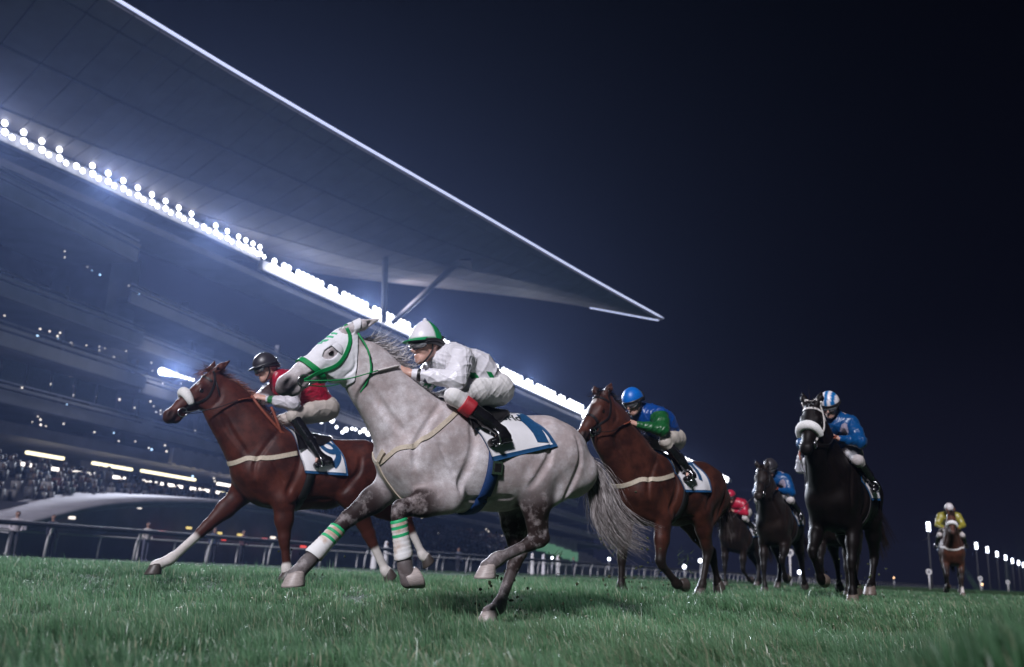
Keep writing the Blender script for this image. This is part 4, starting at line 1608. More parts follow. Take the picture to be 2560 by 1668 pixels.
# small lights under the balconies
r = np.random.default_rng(5)
dv, df = uv_sphere(.060, 8, 6)
dot_me = [mesh_data('downlight', dv, df, True, [E_DOT]), mesh_data('downlight', dv, df, True, [E_DOTB])]
def dots(n, s0, s1, z0, z1, t0, t1, blue=.06, sc=1.0):
    for _ in range(n):
        s = r.uniform(s0, s1); p = FE * s + FM * r.uniform(t0, t1) + UPZ * r.uniform(z0, z1)
        o = obj('downlight', dot_me[1 if r.random() < blue else 0], stand, tuple(p))
        k = sc * r.uniform(.55, 1.15) * (1 + s / 90); o.scale = (k, k, k)
dots(16, -4, 8, 13.2, 14.1, -1.5, .5); dots(14, 9.5, 24, 13.4, 14.4, -3, -.6); dots(24, -4, 14, 10.0, 11.4, -.6, .5, 0)
dots(12, -4, 8, 8.9, 10.6, -1, 1); dots(12, -4, 12, 7.6, 8.1, .5, 1.2); dots(14, 9, 40, 9.2, 13.0, -1, 1)
dots(8, -5, 14, 18.6, 20.0, -2, -.5, .5, .8); dots(20, 10, 30, 6.0, 8.4, .5, 2, .25)
dots(26, 32, 120, 2.4, 8.2, 1, 5, .1, .9)
# bright cluster lamps on the facade
bl_v, bl_f = uv_sphere(.30, 10, 8)
bl_me = mesh_data('cluster_lamp', bl_v, bl_f, True, [E_FLOOD])
for k in range(9):
    o = obj('cluster_lamp', bl_me, stand, tuple(FE * (10.3 + k * .46) + FM * 1.3 + UPZ * (13.05 + .02 * k)))
    sc_ = (.95, .8, .7, .5, .42, .4, .38, .36, .34)[k]; o.scale = (sc_,) * 3
for k in range(16):
    o = obj('cluster_lamp', bl_me, stand, tuple(FE * (34 + k * 1.1 + r.normal() * .2) + FM * 1.0 + UPZ * (13.6 + r.uniform(-.5, .55))))
    sc_ = r.uniform(.45, .85); o.scale = (sc_,) * 3

# gantry with floodlights
gantry = empty('floodlight_gantry', parent=stand)
LF_ = (LO, LE, LM)
mb = MB(); fbox(mb, -14, 19.0, -.9, -.4, 24.2, 25.0, 0, LF_); part('truss', mb, M_METAL, gantry)
mb = MB(); fbox(mb, 19.4, 195, -.9, -.4, 23.6, 24.4, 0, LF_); part('truss', mb, M_METAL, gantry)
mb = MB(); fbox(mb, -14, 195, -5, -.95, 22.9, 23.4, 0, LF_); part('terrace_roof', mb, M_CONC_DK, gantry)
lv, lf = uv_sphere(1.0, 12, 8, (1, .6, 1))
lamp_me = mesh_data('floodlight', lv, lf, True, [E_FLOOD])
rot_l = math.atan2(LM[1], LM[0]) - math.pi / 2
def lamp(s, z, rad):
    P = LO + LE * s + UPZ * z - FO
    o = obj('floodlight', lamp_me, gantry, tuple(P), (0, 0, rot_l)); o.scale = (rad,) * 3
lampspots = []
k = 0
s = -8.5
while s < 18.4:
    g_ = 1.0 - .012 * (s + 8)
    top = k % 9 != 7
    if top: lamp(s, 25.15, .19)
    lamp(s + .12, 24.62, .20); lamp(s + .62, 24.50, .17)
    s += 1.28 if s < 15 else .85
    k += 1
s = 20.0
while s < 92:
    lamp(s, 23.95, .25 + .0022 * s)
    if (k * 7) % 10 < 8: lamp(s + .3, 24.55, .21 + .0016 * s)
    s += .62 + .009 * (s - 20); k += 1
while s < 190:
    lamp(s, 23.4, .42); lamp(s + .6, 24.0, .36)
    s += 2.6
# what those lamps give off: spot lamps inside the gantry, aimed at the track
for s in (-8, 2, 12, 22, 32, 43, 56, 70, 86, 110, 140):
    ld_ = bpy.data.lights.new('gantry_spot', 'SPOT')
    ld_.energy, cone = (66000, 20) if s < 15 else ((26000, 38) if s < 75 else (9000, 74))
    ld_.color = (.80, .86, 1.0)
    ld_.spot_size = math.radians(cone); ld_.spot_blend = 1.0
    ld_.shadow_soft_size = 1.0
    lo_ = bpy.data.objects.new('gantry_spot', ld_); COL.objects.link(lo_)
    P = LO + LE * s + LM * 1.2 + UPZ * 24.4
    lo_.location = tuple(P)
    tgt = Vector((-1.2, 7.6, 0)) if s < 15 else (Vector((-1, 6, 2)) if s < 75 else Vector(P + LM * 20 - LE * 26 - UPZ * 24))
    lo_.rotation_euler = (tgt - Vector(P)).to_track_quat('-Z', 'Y').to_euler()
for s, tg, en in ((34, (2.0, 84, 28.3), 2600), (52, (9.0, 93, 28.5), 3200)):  # added fill lamps, no real fixture: brighten the soffit towards the tip
    ld_ = bpy.data.lights.new('soffit_fill', 'SPOT')
    ld_.energy = en; ld_.color = (1.0, .92, .98); ld_.spot_size = math.radians(80); ld_.spot_blend = 1; ld_.shadow_soft_size = .5
    lo_ = bpy.data.objects.new('soffit_fill', ld_); COL.objects.link(lo_)
    P = LO + LE * s + LM * 1.0 + UPZ * 24.9
    lo_.location = tuple(P); lo_.rotation_euler = (Vector(tg) - Vector(P)).to_track_quat('-Z', 'Y').to_euler()

cl_ = bpy.data.lights.new('cluster_spot', 'SPOT')
cl_.energy = 30000; cl_.color = (.80, .86, 1.0); cl_.spot_size = math.radians(100); cl_.spot_blend = 1; cl_.shadow_soft_size = .4
co_ = bpy.data.objects.new('cluster_spot', cl_); COL.objects.link(co_)
co_.location = tuple(FO + FE * 10.4 + FM * 2.4 + UPZ * 13.05)
co_.rotation_euler = (Vector((0, 10, 0)) - co_.location).to_track_quat('-Z', 'Y').to_euler()

# roof: pointed blade with a lit front edge, panelled soffit
roof = empty('roof', parent=stand)
Fr = [A((-39, 12.6, 27.6)), A((-21.2, 41.3, 27.6)), A((-14.6, 52.2, 27.8)), A((-3, 70.6, 28.25)), A((7.0, 86.5, 28.6)), A((17.1, 101.5, 28.8))]
Bk = [A((-62, 40, 25.2)), A((-44.0, 62.0, 25.4)), A((-34.5, 71.0, 25.8)), A((-18.5, 82.5, 26.6)), A((2.5, 92.0, 27.8)), A((16.6, 101.2, 28.7))]
NF = 56
Fs, Bs = spline(Fr, NF + 1), spline(Bk, NF + 1)
rowsF = [0, .05, .22, .40, .58, .78, 1.0]
def roofpt(i, w):
    p = Fs[i] * (1 - w) + Bs[i] * w
    return p - UPZ * (1.3 * math.sin(math.pi * min(1, w * 1.05)) * min(1, np.linalg.norm(Fs[i] - Bs[i]) / 20))
bv, bf = [], []
for i in range(NF + 1):
    for w in rowsF: bv.append(roofpt(i, w) + UPZ * .12)
    for w in rowsF: bv.append(roofpt(i, w) + UPZ * (.35 + 1.6 * math.sin(math.pi * w) * min(1, np.linalg.norm(Fs[i] - Bs[i]) / 20)))
nr = len(rowsF)
for i in range(NF):
    for j in range(nr - 1):
        a = i * 2 * nr + j; b = a + 2 * nr
        bf.append((a, a + 1, b + 1, b)); a += nr; b += nr; bf.append((a, b, b + 1, a + 1))
    a = i * 2 * nr; bf.append((a, a + 2 * nr, a + 3 * nr, a + nr)); a += nr - 1; bf.append((a, a + nr, a + 3 * nr, a + 2 * nr))
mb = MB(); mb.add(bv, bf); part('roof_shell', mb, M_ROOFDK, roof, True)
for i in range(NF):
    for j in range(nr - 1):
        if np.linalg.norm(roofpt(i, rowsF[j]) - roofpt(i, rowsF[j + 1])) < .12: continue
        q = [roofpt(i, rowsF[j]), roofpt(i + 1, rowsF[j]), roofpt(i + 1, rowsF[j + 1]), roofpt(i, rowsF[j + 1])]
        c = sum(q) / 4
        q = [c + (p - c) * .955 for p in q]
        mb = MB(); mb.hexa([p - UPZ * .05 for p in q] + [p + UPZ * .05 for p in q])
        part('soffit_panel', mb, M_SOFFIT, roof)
mb = MB(); mb.tube([Fs[i] + A((.16, -.1, .14)) for i in range(0, NF + 1)], [.085] * NF + [.03], 8); part('edge_light', mb, E_EDGE, roof, True)
mb = MB(); mb.tube([Bs[i] * .985 + Fs[i] * .015 + A((0, 0, -.02)) for i in range(NF - 7, NF + 1)], .14, 8); part('edge_light', mb, E_EDGE, roof, True)
# props carrying the roof
for a, b in (((-12.5, 86.5, 23.3), (-10.9, 72.5, 27.2)), ((-11.7, 87.0, 23.3), (-5.2, 79.0, 27.0))):
    mb = MB(); mb.tube([a, b], .27, 14); part('roof_prop', mb, M_CONC_DK, roof, True)
    mb = MB(); mb.box(b, (2.6, 2.6, .35)); part('prop_head', mb, M_ROOFDK, roof)
print('stand', round(time.time() - T0, 1))

# arched pavilion in front of the terraces
pav = empty('pavilion', (-20, 45, 0))
tag(pav, 'low pavilion with a pale arched roof behind the rails', 'pavilion')
AO, AE, AM = az_frame((-22, 44), 18)
S_ = [(-1.5, 1.2), (-.9, 1.45), (2.6, 2.35), (6, 2.85), (9.5, 3.14), (13.5, 3.38), (17.5, 3.5), (24, 3.42), (30.2, 3.2), (33, 3.0)]
pts = spline([(a, 0, b) for a, b in S_], 60)
for nm, t0, t1, d0, d1, mt in (('arched_roof', 0, 1.2, .0, .34, simple('weathered_canopy', (.22, .21, .24), .8, var=.25, scale=.7)), ('roof_lip', -.25, .25, -.16, -.003, M_METAL)):
    V, F = [], []
    for p in pts:
        for (t, z) in ((t0 - 5, p[2] + .3 + d0), (t1, p[2] + d0), (t1, p[2] + d1), (t0 - 5, p[2] + .3 + d1)):
            V.append(AO + AE * p[0] + AM * t + UPZ * z)
    for i in range(59):
        for k_ in range(4):
            F.append((i * 4 + k_, i * 4 + 4 + k_, i * 4 + 4 + (k_ + 1) % 4, i * 4 + (k_ + 1) % 4))
    F += [(3, 2, 1, 0), tuple(59 * 4 + k_ for k_ in range(4))]
    mb = MB(); mb.add(V, F); part(nm, mb, mt, pav, True)
V, F = [], []
for p in pts:
    V += [AO + AE * p[0] + AM * -.6 + UPZ * 0, AO + AE * p[0] + AM * -.6 + UPZ * (p[2] - .02)]
for i in range(59): F.append((i * 2, i * 2 + 2, i * 2 + 3, i * 2 + 1))
mb = MB(); mb.add(V, F); part('back_wall', mb, M_CONC_DK, pav)
for (s, z, mt, w) in ((9.0, 1.55, E_RED, .5), (10.5, 1.5, E_RED, .35), (11.4, 1.9, E_YEL, .4), (14.5, 1.75, E_YEL, .35), (15.0, 1.4, E_RED, .35), (16.6, 1.75, E_YEL, .6), (17.2, 1.4, E_RED, .25), (19.5, 1.6, E_RED, .5), (24.5, 1.3, E_RED, .7), (3.3, 2.35, E_DOT, .22), (2.2, 1.9, E_DOT, .35), (7.0, 2.75, E_DOT, .25), (20.5, 1.75, E_DOT, .5), (12.6, 1.45, E_DOT, .3)):
    mb = MB(); fbox(mb, s, s + w, .0, .1, z, z + .13, 0, (AO, AE, AM)); part('sign_light', mb, mt, pav)
# green screen board far along the terraces
scr = empty('advertising_board', tuple(FO + FE * 75))
tag(scr, 'long green glowing advertising board low on the far terraces', 'board')
for k_ in range(7):
    s0 = 66 + k_ * 5.2
    mb = MB(); v = [FO + FE * s + FM * t + UPZ * z for (z, o_) in ((0, 0), (1, 0)) for (s, t) in ((0, 0),) ]
    z0 = 4.75 - k_ * .22
    fbox(mb, s0, s0 + 5.0, 12.2, 12.4, z0 - 1.35, z0); part('screen_panel', mb, [E_GREEN], scr)
mb = MB(); fbox(mb, 65.8, 102.6, 11.9, 12.15, 0, 4.9); part('board_frame', mb, M_CONC_DK, scr)
# ------------------------------------------------------------------ running rails
M_RAILPOST = simple('white_plastic_post', (.52, .50, .53), .5, var=.1, scale=3)
M_RAILDARK = simple('dark_rail_tube', (.022, .022, .032), .75, var=.2, scale=2)


def rail_line(P0, az0, az1, bend, n_len):
    pts = [A((P0[0], P0[1], 0.0))]
    ds = .5
    d = 0
    while d < n_len:
        a = math.radians(az0 + (az1 - az0) * float(sstep(bend[0], bend[1], d)))
        pts.append(pts[-1] + A((math.sin(a), math.cos(a), 0)) * ds); d += ds
    P = np.array(pts); P[:, 2] = ground_z(P[:, 0], P[:, 1])
    return P


def running_rail(label, P, hgt, spacing, top_mat, tube_r, lean, nposts, bent=.35, low=None):
    root = empty('running_rail', tuple(P[0]))
    tag(root, label, 'rail', 'rails along the track')
    mb = MB(); mb.tube([p + UPZ * hgt for p in P[::3]], tube_r, 8); part('top_rail', mb, top_mat, root, True)
    if low:
        mb = MB(); mb.tube([p + UPZ * low for p in P[::3]], tube_r * .6, 6); part('lower_rail', mb, top_mat, root, True)
    d = P[3] - P[0]; d /= np.linalg.norm(d)
    side = A((d[1], -d[0], 0))
    mb = MB()
    mb.tube(spline([side * -bent * .9 * lean, side * -bent * .75 * lean + UPZ * hgt * .55, side * -bent * .35 * lean + UPZ * hgt * .88, UPZ * (hgt + .01)], 10), .05, 8)
    me = mesh_data('post', mb.v, mb.f, True, [M_RAILPOST])
    step = max(1, int(round(spacing / .5)))
    for i in range(0, min(len(P), nposts * step), step):
        obj('post', me, root, tuple(P[i] - P[0]))
    return root


RA = rail_line((-16.4 - .43 * 6, 31 - .903 * 6), 25.0, 31.0, (60, 150), 420)
running_rail('nearest running rail with a dark top tube and white bent posts', RA, 1.15, 4.0, M_RAILDARK, .085, 1, 105)
RB = rail_line((-22.5 - .43 * 4, 41.5 - .903 * 4), 25.5, 31.0, (60, 150), 260)
running_rail('second, paler rail behind the dark-topped running rail', RB, 1.10, 2.5, M_RAILPOST, .045, .4, 104, .3)

# ------------------------------------------------------------------ spectators by the rail
SPECT_FORMS = {}
def spectator_mesh(kind, h=.024):
    if kind in SPECT_FORMS: return SPECT_FORMS[kind]
    v = Vol((-.45, -.3, -.02), (.45, .4, 1.9), h)
    v.prim((0, 0, 1.66), (0, .01, 1.68), (.085, .10), k=.02)
    v.prim((0, 0, 1.50), (0, 0, 1.62), .055, .055, .03)
    v.prim((0, 0, 1.00), (0, 0, 1.38), (.15, .10), (.19, .12), .05, (1, 0, 0))
    v.prim((-.15, 0, 1.40), (.15, 0, 1.40), .08, .08, .05)
    lean = .12 if kind % 2 else .05
    for sg in (1, -1):
        v.prim((sg * .19, 0, 1.38), (sg * .24, .02, 1.10), .055, .045, .03)
        v.prim((sg * .24, .02, 1.10), (sg * (.14 if kind % 2 else .24), .22 if kind % 2 else .08, 1.02 if kind % 2 else .86), .042, .035, .02)
        if kind < 2:
            v.prim((sg * .09, 0, .98), (sg * .10, 0, .52), .085, .06, .03); v.prim((sg * .10, 0, .52), (sg * .11, -.02, .08), .058, .04, .03)
            v.prim((sg * .11, -.03, .05), (sg * .12, .12, .04), .04, .035, .02)
    if kind >= 2:
        v.prim((0, 0, 1.0), (0, 0, .12), (.17, .13), (.22, .18), .04, (1, 0, 0))
        v.prim((0, -.02, 1.72), (0, -.07, 1.45), .11, .12, .03)
    V, Q = v.surface()
    SPECT_FORMS[kind] = (V, Q)
    return V, Q


SP = [ # s along the rail, offset behind, kind, clothing, trousers, head, label
 (3.0, 5.5, 0, (.16, .26, .12), (.03, .03, .05), 'spectator in a greenish vest at the far left behind the rails'),
 (6.3, 5.0, 1, (.05, .05, .08), (.02, .02, .03), 'dark-haired spectator in front of the pale arch, at its left end'),
 (4.6, 6.2, 0, (.25, .23, .25), (.05, .05, .08), 'spectator in grey leaning near the left end of the second rail'),
 (10.5, 5.2, 1, (.42, .38, .42), (.04, .04, .05), 'spectator in a pale shirt left of the chestnut horse'),
 (12.8, 5.6, 0, (.03, .03, .05), (.02, .02, .03), 'spectator in black behind the chestnut horse\'s outstretched hoof'),
 (17.5, 5.4, 1, (.40, .36, .36), (.08, .08, .12), 'spectator in a light top just right of the chestnut\'s white foreleg'),
 (21.5, 5.0, 0, (.04, .05, .09), (.02, .02, .03), 'tall spectator in navy between the chestnut\'s forelegs'),
 (24.0, 5.3, 1, (.10, .05, .06), (.03, .03, .04), 'spectator in a maroon jacket between the chestnut\'s forelegs'),
 (35.0, 4.2, 2, (.70, .68, .72), (.7, .7, .7), 'spectator in a long white robe right of the grey\'s bandaged foreleg'),
 (37.2, 4.6, 3, (.62, .60, .64), (.6, .6, .6), 'spectator in a pale grey robe behind the grey\'s folded foreleg'),
 (41.0, 4.4, 1, (.06, .05, .07), (.02, .02, .03), 'spectator in dark clothes under the belly of the grey horse'),
 (47.0, 4.6, 0, (.10, .10, .13), (.03, .03, .04), 'spectator in charcoal beside the grey\'s hind legs'),
 (60.5, 4.4, 2, (.72, .70, .74), (.7, .7, .7), 'white-robed spectator just right of the grey\'s hind legs'),
 (63.5, 4.6, 3, (.68, .66, .72), (.7, .7, .7), 'white-robed spectator second to the right of the grey\'s hind legs'),
 (66.5, 4.4, 2, (.76, .74, .78), (.7, .7, .7), 'white-robed spectator under the grey horse\'s tail'),
 (71.0, 4.6, 1, (.07, .07, .10), (.03, .03, .04), 'dark-suited spectator left of the bay horse\'s planted foreleg'),
]
M_PEOPLE = cloth_material('everyday_cloth', .8, 0.0, .2)
for (s, b, kind, c1, c2, lab) in SP:
    i = int(s / .5)
    d = RA[i + 2] - RA[i]; d /= np.linalg.norm(d)
    side = A((-d[1], d[0], 0))
    p = RA[i] + side * b
    p[2] = float(ground_z(p[0], p[1]))
    V, Q = spectator_mesh(kind)
    col = np.tile(A(c1), (len(V), 1))
    if kind < 2: col[V[:, 2] < .98] = A(c2)
    head = V[:, 2] > 1.50
    col[head & (np.abs(V[:, 0]) < .12)] = A((.28, .16, .12)) if kind < 2 else A(c1)
    if kind < 2: col[V[:, 2] > 1.70] = A((.03, .02, .02))
    face = (V[:, 2] > 1.56) & (V[:, 2] < 1.72) & (V[:, 1] > .05)
    col[face] = A((.30, .17, .13))
    me = mesh_data('person', V, Q, True, [M_PEOPLE]); color_attr(me, 'col', col)
    o = obj('person', me, None, tuple(p), (0, 0, math.atan2(d[1], d[0]) + math.pi + random.uniform(-.4, .4)))
    tag(o, lab, 'person', 'spectators along the rail')

# ------------------------------------------------------------------ light towers round the bend
LT = [(97.8, 215.8), (151.8, 301.7), (169.0, 328.4), (191.4, 364.9), (213.9, 401.0), (237.8, 440.1), (255.4, 467.1), (275.3, 498.9)]
ORD = ['nearest and largest', 'second', 'third', 'fourth', 'fifth', 'sixth', 'seventh', 'last and smallest']
E_TOWER = no_nee(emit('tower_lamp', (.80, .87, 1.0), 9.0))
mb = MB(); mb.tube([(0, 0, 0), (0, 0, 7), (0, 0, 15)], [.18, .14, .10], 10); mast_me = mesh_data('mast', mb.v, mb.f, True, [M_ROOFDK])
mb = MB()
mb.box((0, 0, 14.0), (.95, .3, 2.2)); head_me = mesh_data('lamp_frame', mb.v, mb.f, False, [M_ROOFDK])
vv, ff = uv_sphere(.36, 10, 6, (1, .4, 1)); lens_me = mesh_data('lamp', vv, ff, True, [E_TOWER])
for i, (x, y) in enumerate(LT):
    root = empty('floodlight_tower', (x, y, -.1))
    lab = '%s of the eight lit floodlight towers receding on the right' % ORD[i] if i else 'nearest lit floodlight tower, left of the yellow-clad rider'
    tag(root, lab, 'floodlight', 'floodlight towers round the bend')
    obj('mast', mast_me, root); obj('lamp_frame', head_me, root)
    for a in range(4):
        for b in range(2):
            o = obj('lamp', lens_me, root, (-.23 + .46 * b, -.25, 13.2 + .54 * a)); k_ = .62 * max(1, math.hypot(x, y) / 400) ; o.scale = (k_, k_, k_)

# ------------------------------------------------------------------ round furlong markers
M_SIGNWHITE = simple('white_sign', (.72, .70, .72), .5, var=.08, scale=2)
M_SIGNDARK = simple('sign_dark', (.03, .03, .05), .6)
MK = [(63.7, 141.3, .42, 2.6, 'largest round white furlong marker, left of the yellow-clad rider'), (102.1, 202.3, .5, 2.6, 'round white furlong marker right of the yellow-clad rider'),
      (139.2, 260.8, .55, 2.6, 'small round furlong marker between two amber lamps, far right'), (24.0, 78.9, .30, 2.7, 'round white marker seen between the legs of the dark horses')]
for (x, y, rad, z, lab) in MK:
    root = empty('furlong_marker', (x, y, 0)); tag(root, lab, 'sign', 'round markers beside the track')
    mb = MB(); mb.tube([(0, 0, 0), (0, 0, z - rad)], rad * .22, 8); mb.build('post', M_SIGNWHITE, root, True)
    mb = MB(); mb.tube([(0, .05, z), (0, -.05, z)], rad, 24); mb.build('disc', M_SIGNWHITE, root)
    mb = MB(); mb.tube([(0, -.055, z), (0, -.065, z)], rad * .62, 20); mb.build('dial', M_METAL, root)
    mb = MB(); mb.box((0, -.07, z), (rad * .22, .02, rad * .8)); mb.build('digit', M_SIGNDARK, root)
# distant amber and white lamps on the ground
lm_v, lm_f = uv_sphere(.32, 8, 6); amb_me = mesh_data('lens', lm_v, lm_f, True, [E_AMBER]); wht_me = mesh_data('lens', lm_v, lm_f, True, [E_TOWER])
mb = MB(); mb.tube([(0, 0, 0), (0, 0, 1.2)], .08, 6); stub_me = mesh_data('stub_post', mb.v, mb.f, True, [M_METAL])
for (x, y, z, me_, k_, lab) in ((119, 235, 1.6, amb_me, .8, 'small amber lamp left of the smallest round marker'), (141, 252, 1.6, amb_me, 1.1, 'small amber lamp right of the smallest round marker'), (62, 150, 1.6, amb_me, .4, 'tiny amber lamp beside the largest round marker'),
                        (16.9, 88, 1.3, wht_me, .55, 'white ground lamp just right of the grey\'s tail, lower of a pair'), (18.4, 88, 1.9, wht_me, .55, 'white ground lamp above and right of its lower twin, left of the bay'),
                        (29.5, 94, 1.3, wht_me, .6, 'white ground lamp glaring between the bay\'s forelegs'), (4.6, 88, 1.6, wht_me, .35, 'small white lamp right of the grey\'s hind hoof'), (9.9, 88, 1.7, wht_me, .4, 'small white lamp under the grey\'s tail')):
    root = empty('track_lamp', (x, y, 0)); tag(root, lab, 'lamp', 'small lamps on the ground far off')
    obj('stub_post', stub_me, root); o = obj('lens', me_, root, (0, 0, z)); o.scale = (k_,) * 3
    mb = MB(); mb.tube([(0, 0, 1.1), (0, 0, z)], .05, 6); mb.build('bracket', M_METAL, root)
print('rails', round(time.time() - T0, 1))

# ------------------------------------------------------------------ haze
mb = MB(); mb.box((120, 330, 15.4), (700, 800, 32.8))
hz = NT('haze_air')
pv = hz.node('VolumePrincipled')
pv.inputs['Color'].default_value = (.38, .52, 1.0, 1)
pv.inputs['Density'].default_value = .00037
pv.inputs['Anisotropy'].default_value = .7
hz.l.new(pv.outputs[0], hz.n['Material Output'].inputs['Volume'])
hz.n.remove(hz.b)
ho = mb.build('haze', hz.mat)
tag(ho, 'thin night haze lit by the floodlights', 'haze', kind='stuff')
# ------------------------------------------------------------------ the leading grey horse and its rider
M_CLOTH_WHITE = simple('white_saddle_cloth', (.78, .77, .80), .7, var=.06, scale=9, bump=.15)
M_CLOTH_BLUE = simple('blue_trim', (.006, .06, .16), .6, var=.15, scale=50)
M_INK = simple('black_ink', (.02, .03, .035), .6)
M_BANDAGE = NT('dirty_bandage')
_c = M_BANDAGE.ramp(M_BANDAGE.noise(8.0, 4), [(.46, (.80, .79, .80)), (.62, (.50, .36, .28))])
M_BANDAGE.set(color=_c, rough=.85)
M_BANDAGE.bump(M_BANDAGE.noise(120.0, 3, stretch=(.3, .3, 3)), .4, .004)
M_BANDAGE = M_BANDAGE.mat
M_BANDGREEN = simple('green_tape', (.02, .42, .16), .6, var=.2, scale=40)

HJ = dict(GALLOP)
HJ['hs'] = 1.0
HJ['earL'] = (1.015, .085, 1.915); HJ['earR'] = (1.05, -.085, 1.915)
HJ['legs'] = {
    'LF': dict(elbow=(.52, .19, .785), knee=(.852, .20, .695), fetlock=(.772, .19, .355), toe=(.640, .19, .240), heel=(.71, .19, .360)),
    'RF': dict(elbow=(.728, -.17, .878), knee=(1.055, -.15, .62), fetlock=(1.286, -.13, .355), toe=(1.430, -.13, .20), heel=(1.275, -.13, .215)),
    'LH': dict(stifle=(-.136, .20, .962), hock=(-.185, .17, .556), fetlock=(.105, .16, .424), toe=(.262, .16, .296), heel=(.105, .16, .301)),
    'RH': dict(stifle=(-.191, -.17, .855), hock=(-.224, -.14, .451), fetlock=(-.085, -.12, .12), toe=(.070, -.12, .0), heel=(-.070, -.12, .0))}
COAT_GREY = coat_material('grey_coat', (.80, .76, .79), (.50, .42, .42), (.026, .016, .0155), (.045, .038, .041), dapple=.6, spots=.7)
H_LOC, H_RZ = (-.025, 6.39, 0.0), math.radians(210)
root, vol = make_horse('horse', 'grey horse in a white hood and green bridle, leading the race', H_LOC, H_RZ, HJ, COAT_GREY,
                       dict(fade=.45, f0=-.1, f1=.55, h0=-.15, h1=.5), .008, mat_hoof('pale_hoof', (.48, .41, .39)))
H_ROOT, H_VOL = root, vol
at, ha, hn, hlat, hs = head_frame(HJ)

# hood: a shell over the head with an eye hole
def hood():
    lo = np.min([at(-.06, 0, -.1), at(.5, 0, -.08), at(.1, 0, .35), at(.45, 0, .3)], 0) - .05
    hi = np.max([at(-.06, 0, -.1), at(.5, 0, -.08), at(.1, 0, .35), at(.45, 0, .3)], 0) + .05
    lo[1], hi[1] = -.2, .2
    w = Vol(lo, hi, .006)
    X, Yc, Z = np.meshgrid(*w.ax, indexing='ij')
    P = np.stack([X.ravel(), Yc.ravel(), Z.ravel()], 1)
    f = H_VOL.sample(P) - .010
    d = P - at(0, 0, 0)
    hx = d @ ha; hz = d @ hn; hy = np.abs(d @ hlat)
    front = hx - (.385 - .42 * np.clip(hz, 0, .3))
    rear = (1.155 - P[:, 0]) * .8
    ears = .052 - np.sqrt((hx - .02) ** 2 + (hz + .0) ** 2 + (hy - .055) ** 2)
    eye = .036 - np.sqrt(((hx - .226) / 1.55) ** 2 + ((hz - .060) / .95) ** 2)
    eye = np.where(hy > .04, eye, -1)
    low = hz - .30
    f = np.maximum.reduce([f, front, rear, ears, eye, low])
    w.f = f.reshape(w.f.shape).astype(np.float32)
    V, Q = w.surface(smooth=2)
    V = wrinkle(V, vol_normals(w, V), .006, 55, 4)
    return V, Q
V, Q = hood()
M_HOOD = simple('white_hood_fabric', (.80, .79, .84), .8, var=.05, scale=14, bump=.25)
hood_o = obj('hood', mesh_data('hood', V, Q, True, [M_HOOD]), root)
# eye cup on the hood (blinker half-cup)
for sg in (1, -1):
    mb = MB()
    c = at(.190, .088 * sg, .070)
    Vc, Fc = [], []
    for j in range(6):
        th = .5 * math.pi * j / 5
        for i in range(14):
            ph = math.pi * (.60 + .95 * i / 13)
            rr = .054 * math.sin(th) ** .8
            Vc.append(c + ha * rr * math.cos(ph) * 1.05 + hn * -rr * math.sin(ph) * -1 + hlat * sg * (.028 * math.cos(th)))
    for j in range(5):
        for i in range(13):
            Fc.append((j * 14 + i, j * 14 + i + 1, j * 14 + 15 + i, j * 14 + 14 + i))
    mb.add(Vc, Fc)
    mb.build('eye_cup', M_HOOD, hood_o, True)
# green print on the hood's brow
mb = MB()
for (x_, y0_, y1_, w_) in ((.115, .02, .05, .014), (.150, .012, .055, .014), (.196, .02, .062, .022), (.225, .012, .035, .014)):
    pts = [at(x_ - .012 * k, y0_ + (y1_ - y0_) * k, -.02 + .02 * k) for k in np.linspace(0, 1, 5)]
    ribbon(H_VOL, pts, w_, .0125, .001, 10, mb=mb)
M_PRINT = simple('green_print', (.10, .55, .30), .7, var=.3, scale=30)
mb.build('printed_letters', M_PRINT, hood_o, True)

hands = [(.865, .085, 1.60), (.865, -.085, 1.60)]
bridle(vol, HJ, root, M_GREEN_WEB, hands, M_GREEN_WEB, nose_w=.036, strap=.022, brow=False, nose_x=(.385, .345), grip_mat=M_STRAP_WHITE, soff=.015,
       latch=[(1.165, .08, 1.80), (1.10, .125, 1.68), (1.07, .125, 1.54), (1.11, .07, 1.41), (1.11, -.07, 1.41), (1.07, -.125, 1.54), (1.10, -.125, 1.68), (1.165, -.08, 1.80)])
# breastplate
bp = empty('breastplate', parent=root)
ribbon_obj('strap', vol, [(.47, .20, 1.36), (.58, .24, 1.26), (.70, .23, 1.15), (.80, .14, 1.06), (.87, 0, 1.0)], .030, M_STRAP_CREAM, bp)
ribbon_obj('strap', vol, [(.47, -.20, 1.36), (.58, -.24, 1.26), (.70, -.23, 1.15), (.80, -.14, 1.06), (.87, 0, 1.0)], .030, M_STRAP_CREAM, bp)
ribbon_obj('strap', vol, [(.87, 0, 1.0), (.84, 0, .92), (.80, 0, .82), (.70, 0, .74)], .030, M_STRAP_CREAM, bp)
ribbon_obj('loop', vol, [(.875, .06, 1.06), (.885, .02, 1.01)], .034, M_STRAP_CREAM, bp, 10, .010, .010)
